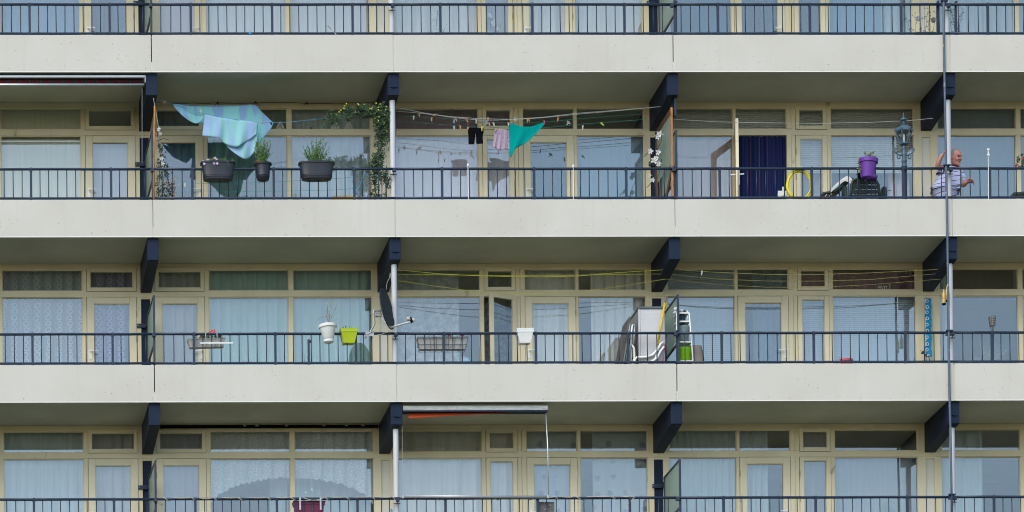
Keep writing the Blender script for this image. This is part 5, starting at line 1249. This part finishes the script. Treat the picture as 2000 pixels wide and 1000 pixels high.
jar('bright green flower pot on the lowest shelf of the rack',1337.5,681,706,28,22,LGREEN,name='flower_pot',cat='flower pot')
bm_=MB()
for (x,y,r) in ((1321,604,.045),(1326,606,.04),(1331,607,.035),(1319,611,.035)): bm_.ball(W(x,y,.2),r,9,6,(1.1,1,.8))
single('plastic_bag',bm_,mat('white_bag',(.55,.57,.60),.4,var=.2,scale=30),'crumpled white plastic bag on top of the shelf rack','plastic bag',W(1324,612,.2))
b0=W(1359,730,.35); single('compost_bin',MB().lathe(Vector((b0.x,.38,z0+.001)),[(.13,0),(.135,.1),(.14,.62),(.125,.70),(.10,W(1359,676,.38).z-z0-.01),(.001,W(1359,676,.38).z-z0)],16,None,1,1,3.5),mat('taupe_plastic',(.22,.19,.16),.6,var=.15,scale=6),'taupe plastic bin behind the green pot and shelf rack','bin',(b0.x,.38,z0),smooth='auto')
# red pot and bits low on the parapet
q=W(1652,703,.4); single('flower_pot',MB().lathe(q-Vector((0,0,.2)),[(.09,0),(.115,.16),(.122,.165),(.122,.2),(.10,.2)],18),mat('red_plastic',(.50,.07,.11),.4),'red pot just showing above the parapet, fourth balcony, third row','flower pot',q,smooth='auto')
q=W(1639,706,.4); single('watering_can',MB().lathe(q-Vector((0,0,.15)),[(.05,0),(.055,.14),(.04,.16)],14).tube([q+Vector((-.03,0,.0)),q+Vector((-.02,0,.06)),q+Vector((.03,0,.07)),q+Vector((.045,0,.01))],.006,6),mat('pale_metal',(.4,.38,.33),.5),'small pale watering can beside the red pot','watering can',q)

# bottle ornament, blue ringed strip with cow, torch
t=thing('bottle_ornament','pair of amber glass bottles hanging under the beam by the steel pole','hanging bottles',W(1847,570,.1))
for (x,y,dy) in ((1843.5,579,.10),(1849.5,573,.14)):
    b_=W(x,y+15,dy); obj('bottle',MB().lathe(b_,[(.030,0),(.033,.01),(.033,.15),(.016,.20),(.013,.23),(.013,.25)],14),mat('amber_glass',(.50,.36,.12),.15,var=.3,scale=20),t,smooth='auto'); obj('bottle_base',MB().lathe(b_,[(.034,-.012),(.034,.012)],14),BLACK,t)
    obj('string',MB().tube([b_+Vector((0,0,.25)),W(1849,556,.2)],.002,4),TWIG,t)
s0,s1=W(1807.5,583,1.30),W(1818.5,583,1.30); vs=[]; n=30; secs_=MB()
zt_,zb_=W(1812,583,1.30).z,W(1812,697,1.30).z
for i in range(n+1):
    v=i/n; z=zt_+(zb_-zt_)*v; wob=.006*math.sin(i*1.9)+.004*math.sin(i*.7); vs+=[(s0.x+wob-(.015*(v>.8))-.008*(v>.25 and v<.33),1.30+.01*math.sin(i*.8),z),(s1.x+wob*.6,1.30+.01*math.sin(i*.8+1),z)]
t=thing('wall_hanging','bright blue ringed cloth strip with a cow figure on the infill panel','wall hanging',(s0.x,1.3,zb_))
obj('strip',MB().add(vs,[(2*i,2*i+1,2*i+3,2*i+2) for i in range(n)]),mat('bright_blue_felt',(.0,.21,.42),.8,var=.15,scale=10),t,solid=.004)
rm=MB(); ys=(588,600,610,622,634,646,659,672,683)
for i,y in enumerate(ys):
    q=W(1810.5+(.8 if i%2 else 0),y,1.285); rm.tube([q+Vector((.021*math.cos(a*.524),0,.026*math.sin(a*.524))) for a in range(12)],.0065,5,closed=True)
obj('ring',rm,mat('white_felt',(.62,.68,.72),.8),t)
cm=MB(); q=W(1808.5,692,1.27)
cm.ball(q+Vector((.02,0,-.02)),.045,10,6,(1.1,.5,.75)).ball(q+Vector((-.05,0,.03)),.028,10,6,(1,.7,.9)).ball(q+Vector((-.07,0,.018)),.016,8,5)
for dx in (-.005,.05): cm.tube([q+Vector((dx,0,-.04)),q+Vector((dx+.01,0,-.11))],.006,6)
cm.ball(q+Vector((-.005,0,-.115)),.010,6,4)
for dx in (-.035,-.075): cm.leaf(q+Vector((dx,0,.05)),(dx*6,0,.4),.03,.015)
obj('cow_figure',cm,mat('black_white_cow',(.03,.03,.035),.6,dirt=((.6,.6,.6),14,.56)),t,smooth=True)
t=thing('garden_torch','small rusty basket torch standing on the railing post, far right, third row','garden torch',W(1937.5,650,.06))
bz=W(1938,636,.06); hz=W(1938,619,.06).z-bz.z; bk=MB()
for i in range(12):
    a=i*math.pi/6; bk.tube([bz+Vector((.046*math.cos(a),.046*math.sin(a),0)),bz+Vector((.062*math.cos(a),.062*math.sin(a),hz))],.0035,5)
for f in (0,.25,.5,.75,1): r=.046+.016*f; bk.tube([bz+Vector((r*math.cos(a*.524),r*math.sin(a*.524),hz*f)) for a in range(12)],.004,5,closed=True)
for i in range(3):
    a=i*2.09+.4; bk.tube([bz+Vector((.04*math.cos(a),.04*math.sin(a),0)),W(1938,650,.06)],.005,5)
obj('basket',bk,mat('rusty_wire',(.10,.075,.06),.6,var=.4,scale=30),t); obj('candle_glass',MB().lathe(bz,[(.035,.005),(.047,hz*.85)],14),mat('milky_glass',(.33,.33,.33),.3),t,smooth='auto')
obj('post',MB().tube([W(1938,712,.10),W(1938,650,.10)],.028,10),RAIL,t)

# white garden lights / rods
def rod(lab,px_,pyt,Y=.02,kind=0):
    a_,b_=W(px_,pyt,Y),W(px_+1,392,Y); t=thing('garden_stake',lab,'stake',b_)
    obj('shaft',MB().tube([b_,a_],.0055,8),WHITE,t)
    if kind==0: obj('knob',MB().ball(a_+Vector((0,0,.0)),.020,10,6,(1,1,1.5)),WHITE,t,smooth=True)
    else:
        obj('bracket_block',MB().box(a_.x-.018,a_.x+.018,Y-.018,Y+.018,a_.z-.01,a_.z+.022),WHITE,t,bevel=.003); obj('bracket_block',MB().box(a_.x-.020,a_.x+.020,Y-.02,Y+.02,a_.z-.10,a_.z-.07),WHITE,t,bevel=.003); obj('tube_section',MB().tube([(a_.x,Y,a_.z-.07),(a_.x,Y,a_.z-.01)],.012,8),ALU,t)
rod('white stake with a rounded knob at the rail, left one below the skirt',914,323); rod('white stake with a rounded knob at the rail, right one next to the door',1119.5,325)
rod('white rod with square metal fittings beside the far-right railing post',1930,293,.03,1)
q=W(655,58,-.02); single('clip',MB().tube([W(640,50,-.0),W(649,58,-.0)],[.013,.009],8).tube([W(649,58,0),W(653,63,0),W(658,70,.0)],.007,6).ball(W(652,61,0),.018,8,5),ALU,'silver clip with a short rod fixed to the lower rail, top row','clip',q)
single('clip',MB().box(W(486,64,.03).x,W(491,64,.03).x,.02,.09,W(488,66.5,.03).z,W(488,62.5,.03).z),mat('cyan_plastic',(.03,.30,.55),.4),'tiny cyan clip on the lower rail, top row','clip',W(488,65,.03),bevel=.003)
# yellow table edge, blue rope, red flower pot at far right
q0,q1=W(650,384,.8),W(692,384,.8); single('table',MB().box(q0.x,q1.x,.75,1.1,q0.z-.035,q0.z).box(q0.x-.04,q1.x+.06,.70,.72,q0.z-.11,q0.z-.075).tube([(q0.x+.03,.9,q0.z-.03),(q0.x+.03,.9,.181)],.02,6).tube([(q1.x-.03,.9,q0.z-.03),(q1.x-.03,.9,.181)],.02,6),mat('yellow_lacquer',(.62,.38,.06),.5),'low yellow table glimpsed behind the railing, second balcony','table',(q0.x,.9,.18))
wires('rope','light blue rope hanging diagonally beside the passion-flower climber',[P([(714,334),(708,350),(700,368),(692,384)],.25)],.009,mat('sky_blue_rope',(.08,.30,.60),.6),'rope',None)
t=thing('potted_plant','leafy dark plant with red buds at the far right edge, second row','potted plant',W(1996,420,.15)); lm,fm=MB(),MB()
for i in range(60): lm.leaf(W(rr.uniform(1986,2004),rr.uniform(302,330),.12),(rr.uniform(-1,1),-.3,rr.uniform(-.4,1)),.05,.026)
for (x,y) in ((1985,323),(1990,325),(1998,310)): obj('bud',MB().ball(W(x,y,.08),.018,7,4),mat('red_buds',(.35,.02,.04),.5),t)
obj('foliage',lm,LEAF,t); obj('pot',MB().lathe(W(2016,350,.14),[(.07,0),(.10,.16),(.105,.17)],14),mat('terracotta',(.35,.13,.07),.7),t)
single('tray',MB().obox(W(1990,380.5,.3),(.13,0,.012),(0,.12,0),(0,0,.012)),DGREEN,'dark flat tray edge at the far right of the second row','tray',W(1990,381,.3))

# ------------------------------------------------------------------ awnings
t=thing('awning','rolled awning with silver bars and dark red tartan cloth, far-left balcony','awning',(BX[0]+.1,.1,2.4))
xa,xb=BX[0]+.12,W(282.5,150,.06).x
zA,zB=W(140,147,.06).z,W(140,152.5,.06).z; zC,zD=W(140,162.5,.06).z,W(140,168,.06).z
obj('cassette',MB().box(xa,xb,.05,.20,zB+.014,zA).box(xa,xb-.002,.04,.205,zB,zB+.012),ALU,t,bevel=.008)
obj('canopy',MB().tube([(xa,.14,(zB+zC)/2),(xb-.02,.14,(zB+zC)/2)],abs(zB-zC)/2*1.02,16),fabric('dark_tartan',(.13,.018,.018),'tartan',(.05,.045,.045)),t,smooth=True)
obj('front_bar',MB().tube([(xa,.07,(zC+zD)/2),(xb-.014,.07,(zC+zD)/2)],.024,14),ALU,t,smooth=True); obj('end_cap',MB().box(xb+.0005,xb+.012,.045,.21,zC+.01,zA-.005),ALU,t)
wires('pull_cord','thin pale cord hanging from the right end of the tartan awning',[P([(277.5,170),(277.5,318)],.12)],.0045,linegr,'cord',None)
t=thing('awning','grey awning cassette with a strip of orange cloth, middle balcony, bottom row','awning',(BX[2]+.1,.1,-3.1))
xa,xb=W(786.5,797,.10).x,W(1070,797,.10).x; zA,zB=W(900,792.5,.10).z,W(900,803.5,.10).z
obj('cassette',MB().box(xa,xb,.08,.24,zB+.012,zA),mat('weathered_aluminium',(.46,.46,.44),.5,.2,var=.2,scale=6,stretch=(1,1,5),dirt=((.17,.17,.16),18,.6)),t,bevel=.01); obj('gutter',MB().box(xa,xb-.004,.075,.235,zB-.012,zB+.011),NAVY,t)
a0,a1,b1,b0=W(797,804.5,.17),W(996,805,.17),W(978,806.5,.15),W(795,816.5,.12)
cl_=[]; n=16
for i in range(n+1):
    u=i/n; tp=a0.lerp(a1,u); bt=tp.copy(); bt.z=W(900,816.5-10.8*u,.13).z+.0015*math.sin(u*40); bt.y=.13; cl_+=[tp,bt]
obj('canopy',MB().add(cl_,[(2*i,2*i+2,2*i+3,2*i+1) for i in range(n)]),fabric('orange_awning_cloth',(.62,.10,.035)),t,solid=.004)
obj('guide_rod',MB().tube([W(1066,806,.13),W(1070,880,.10),W(1071.5,968,.0)],[.013,.010,.007],8),ALU,t,smooth=True)
obj('guide_wire',MB().tube([W(785.5,832,.13),W(786.5,970,.0)],.003,5),linegr,t)
obj('front_bar',MB().tube([W(787,969.3,-.0),W(1070,970,-.0)],.017,12),ALU,t,smooth=True); obj('bar_lower',MB().tube([W(789,972.2,-.0),W(1069,972.8,-.0)],.010,8),mat('bar_dark_grey',(.15,.15,.17),.4),t)  # second, thinner bar below the front bar, in dark grey
for x in (787.5,1070): obj('end_cap',MB().box(W(x-2,970,0).x,W(x+2,970,0).x,-.02,.02,W(x,973.5,0).z,W(x,967.5,0).z),STEEL,t,bevel=.003)
# black light rail under the ceiling, bottom row
xa,xb=W(313,835,1.38).x,W(739,835,1.38).x; z=-H+.01-.045
t=thing('light_rail','long black rail with little white clips above the windows, bottom row','rail',(xa,1.38,z))
obj('rail',MB().box(xa,xb,1.36,1.40,z-.022,z+.022),BLACK,t)
for x in (478,502,560,633,677,709): q=W(x,835,1.35); obj('clip',MB().box(q.x-.025,q.x+.025,1.345,1.359,z-.004,z+.016),mat('dull_clip',(.35,.36,.32),.5),t)
# hooks and cable under the ceiling of the second row
wires('ceiling_wire','dark wire on small hooks under the ceiling above the tie-dye sheets',[P([(330,202),(380,203),(425,201),(470,202),(498,201),(560,200),(600,202),(640,202),(690,201),(735,201)],1.38)],.006,mat('dark_wire2',(.05,.045,.04),.6),'wire',None)
for (x,y,l) in ((425,201,'left'),(499,200,'middle'),(599,201,'right')): single('ceiling_hook',MB().ball(W(x,y,1.36),.018,7,5).tube([W(x,y,1.36),W(x+3,y+4,1.33)],.006,5).tube([W(x,y,1.36),W(x-5,y+4,1.36)],.004,5),DARK,f'{l} one of the three dark hooks under the ceiling, second balcony','hook',W(x,y,1.36),'hooks under the ceiling')
# rope twisted round the bottom-row rail
rp=[]; zr=-2*H+1.153; x0_,x1_=W(318,973,.06).x,W(1222,973,.06).x; n=420; r_=random.Random(12)
turns=[];x=x0_
while x<x1_:
    l=r_.uniform(.32,.62); turns.append((x,l,r_.uniform(.0,.06) if r_.random()<.5 else r_.uniform(0,.012))); x+=l
for (xs_,l,sg) in turns:
    for i in range(14):
        u=i/14; 
        if u<.4: a=u/.4*math.pi*2-math.pi/2; rad=.027; rp.append(Vector((xs_+l*u,.062-rad*math.cos(a)*(1),zr+rad*math.sin(a)*-1)))
        else: v=(u-.4)/.6; rp.append(Vector((xs_+l*u,.062-.03,zr+.026-.052*v*0-sg*4*v*(1-v)-.010)))
t=single('rope','pale rope wound loosely round the top rail, bottom row',None,None,None) if False else single('rope',MB().tube(rp+[W(1226,985,.06),W(1232,1002,.10)],.0075,6),mat('pale_rope',(.45,.40,.32),.8,var=.15,scale=30),'pale rope wound loosely round the top rail, bottom row','rope',rp[0],smooth=True)
q0,q1=W(1051,980,.10),W(1083,1004,.10); t=thing('wooden_box','weathered grey wooden board with screws behind the rail, bottom row','board',((q0.x+q1.x)/2,.1,q1.z))
obj('board',MB().box(q0.x,q1.x,.10,.13,q1.z,q0.z),mat('weathered_wood',(.13,.12,.12),.8,var=.4,scale=8,stretch=(1,1,7)),t,bevel=.004)
for (x,y) in ((1063,982.5),(1075,988),(1065,995)): obj('screw',MB().ball(W(x,y,.095),.012,8,5),STEEL,t)
single('clip',MB().tube([W(764,994,.05),W(766,1003,.05)],.016,6),mat('cyan_plastic',(.03,.30,.55),.4),'bright blue peg at the foot of the drainpipe, bottom row','clip',W(765,1003,.05))

# ------------------------------------------------------------------ things inside the windows
def gable(px_,k_,lab):
    b_=W(px_,253.5,D0+.085); m_=MB(); h_=.135; w_=.068
    for s_ in (-1,1): m_.obox(b_+Vector((s_*w_*.5,0,h_*.5)),Vector((s_*w_*.5,0,-h_*.5))*1.03,Vector((0,.02,0)),Vector((.011,0,.007*s_)))
    m_.prism([b_+Vector((-w_*.62,.02,.0)),b_+Vector((w_*.62,.02,.0)),b_+Vector((0,.02,h_*.72))],None,(0,.01,0))
    single('gable_ornament',m_,mat('grey_white_wood',(.85,.85,.82),.7,var=.1),lab,'ornament',b_,'gable-shaped ornaments in the transom')
for x,l in ((547,'left'),(655,'middle'),(681,'right')): gable(x,0,f'{l} small grey gable-shaped ornament in the transom, second balcony')
single('red_ornament',MB().ball(W(607.5,251,D0+.1),.022,9,6),mat('red_gloss',(.45,.01,.02),.3),'small red ball in the transom left of the two gables','ornament',W(607,252,D0+.1))
m_=MB(); q=W(600,249,D0+.2)
tx=bpy.data.curves.new('letters','FONT'); tx.body='Love'; tx.size=.155; tx.extrude=.006
to=bpy.data.objects.new('tmp',tx); COL.objects.link(to); dg=bpy.context.evaluated_depsgraph_get(); tm=bpy.data.meshes.new_from_object(to.evaluated_get(dg)); bpy.data.objects.remove(to)
lo=bpy.data.objects.new('letters',tm); COL.objects.link(lo); tm.materials.clear(); tm.materials.append(mat('grey_letters',(.85,.80,.82),.6))
q=W(1739.5,566,D0+.10); lo.location=q; lo.rotation_euler=(R_(90),0,R_(180)); lo.scale=(.72,1,1)
tag(lo,'grey letters reading Love, facing into the room, in the wide transom','letters')
# plants and orchids behind the glass
def houseplant(lab,px0,px1,py0,py1,k_,seed,n=40,l=.14,m=LEAF3):
    r_=random.Random(seed); c_=W((px0+px1)/2,py1+12,D0+.12); t=thing('houseplant',lab,'houseplant',c_); lm=MB()
    for i in range(n):
        q=W(r_.uniform(px0,px1),r_.uniform(py0,py1),D0+.13); d=(q-c_); lm.leaf(c_+d*.3,(d.x,-.1,d.z),d.length*.8,.022)
    obj('foliage',lm,m,t); obj('pot',MB().lathe(c_-Vector((0,0,.14)),[(.06,0),(.08,.13),(.085,.14)],14),WHITE,t)
houseplant('pale spiky houseplant low behind the outer window, far-right balcony, third row',1893,1968,665,705,-1,3,60)
for (x,y,l) in ((855,25,'left orchid spray inside the wide window, middle balcony, top row'),(961,30,'right orchid spray inside the narrow casement, middle balcony, top row')):
    r_=random.Random(x); t=thing('orchid',('white and green '+l),'orchid',W(x,75,D0+.12)); fm,sm_=MB(),MB()
    sm_.tube([W(x-6,80,D0+.12),W(x-3,50,D0+.12),W(x,20,D0+.12)],.005,5).tube([W(x+6,80,D0+.12),W(x+12,60,D0+.12),W(x+18,46,D0+.12)],.004,5)
    for i in range(9):
        q=W(x+r_.uniform(-10,10),y+r_.uniform(-4,38),D0+.10)
        for a in range(5): fm.leaf(q,(math.cos(a*1.256),-.4,math.sin(a*1.256)),.04,.035,(0,-1,.1))
    obj('stem',sm_,LEAF,t); obj('flower',fm,mat('cream_orchid_petals',(.55,.56,.47),.5),t)
q=W(1737,993,D0+.15); m_=MB(); r_=random.Random(2)
for i in range(26):
    a=r_.uniform(0,6.28); rr_=r_.uniform(.02,.10); p=q+Vector((rr_*math.cos(a),0,rr_*math.sin(a))); m_.tube([p+Vector((.022*math.cos(b*.785),0,.022*math.sin(b*.785))) for b in range(8)],.004,4,closed=True)
m_.tube([q+Vector((.125*math.cos(b*.314),0,.125*math.sin(b*.314))) for b in range(20)],.006,5,closed=True)
single('window_ornament',m_,mat('green_ornament',(.22,.38,.33),.5),'round green openwork ornament in the wide window, fourth balcony, bottom row','ornament',q)
single('window_stay',MB().tube([W(1623,924,D0-.02),W(1625,917,D0-.05),W(1633,909,D0-.09)],[.014,.012,.010],6),mat('stay_beige',(.45,.42,.33),.5),'beige casement stay sticking out between narrow and wide windows, bottom row','stay',W(1623,925,D0))
bc=W(909,706,D0+.2); t=thing('beach_ball','red and blue ball low behind the wide window, middle balcony, third row','ball',bc); obj('ball',MB().ball(bc,.075,14,10),mat('ball_blue',(.20,.50,.65),.4),t,smooth=True); obj('red_patch',MB().ball(bc+Vector((-.03,-.008,.035)),.052,12,8),mat('ball_red',(.60,.15,.16),.4),t,smooth=True)
t=thing('wall_lamp','hanging shelf with two little hearts behind the arched lace, bottom row','ornament',W(580,936,D0+.3)); sm_=MB()
sm_.box(W(555,933,D0+.3).x,W(616,933,D0+.3).x,D0+.28,D0+.31,W(580,935,D0+.3).z,W(580,931,D0+.3).z)
obj('shelf',sm_,WHITE,t)
for x,y in ((597,962),(609,956)): obj('heart',MB().ball(W(x,y,D0+.28),.024,8,5,(1,.4,1)).tube([W(x,y,D0+.28),W(x,936,D0+.28)],.003,4),WHITE if x>600 else ALU,t)
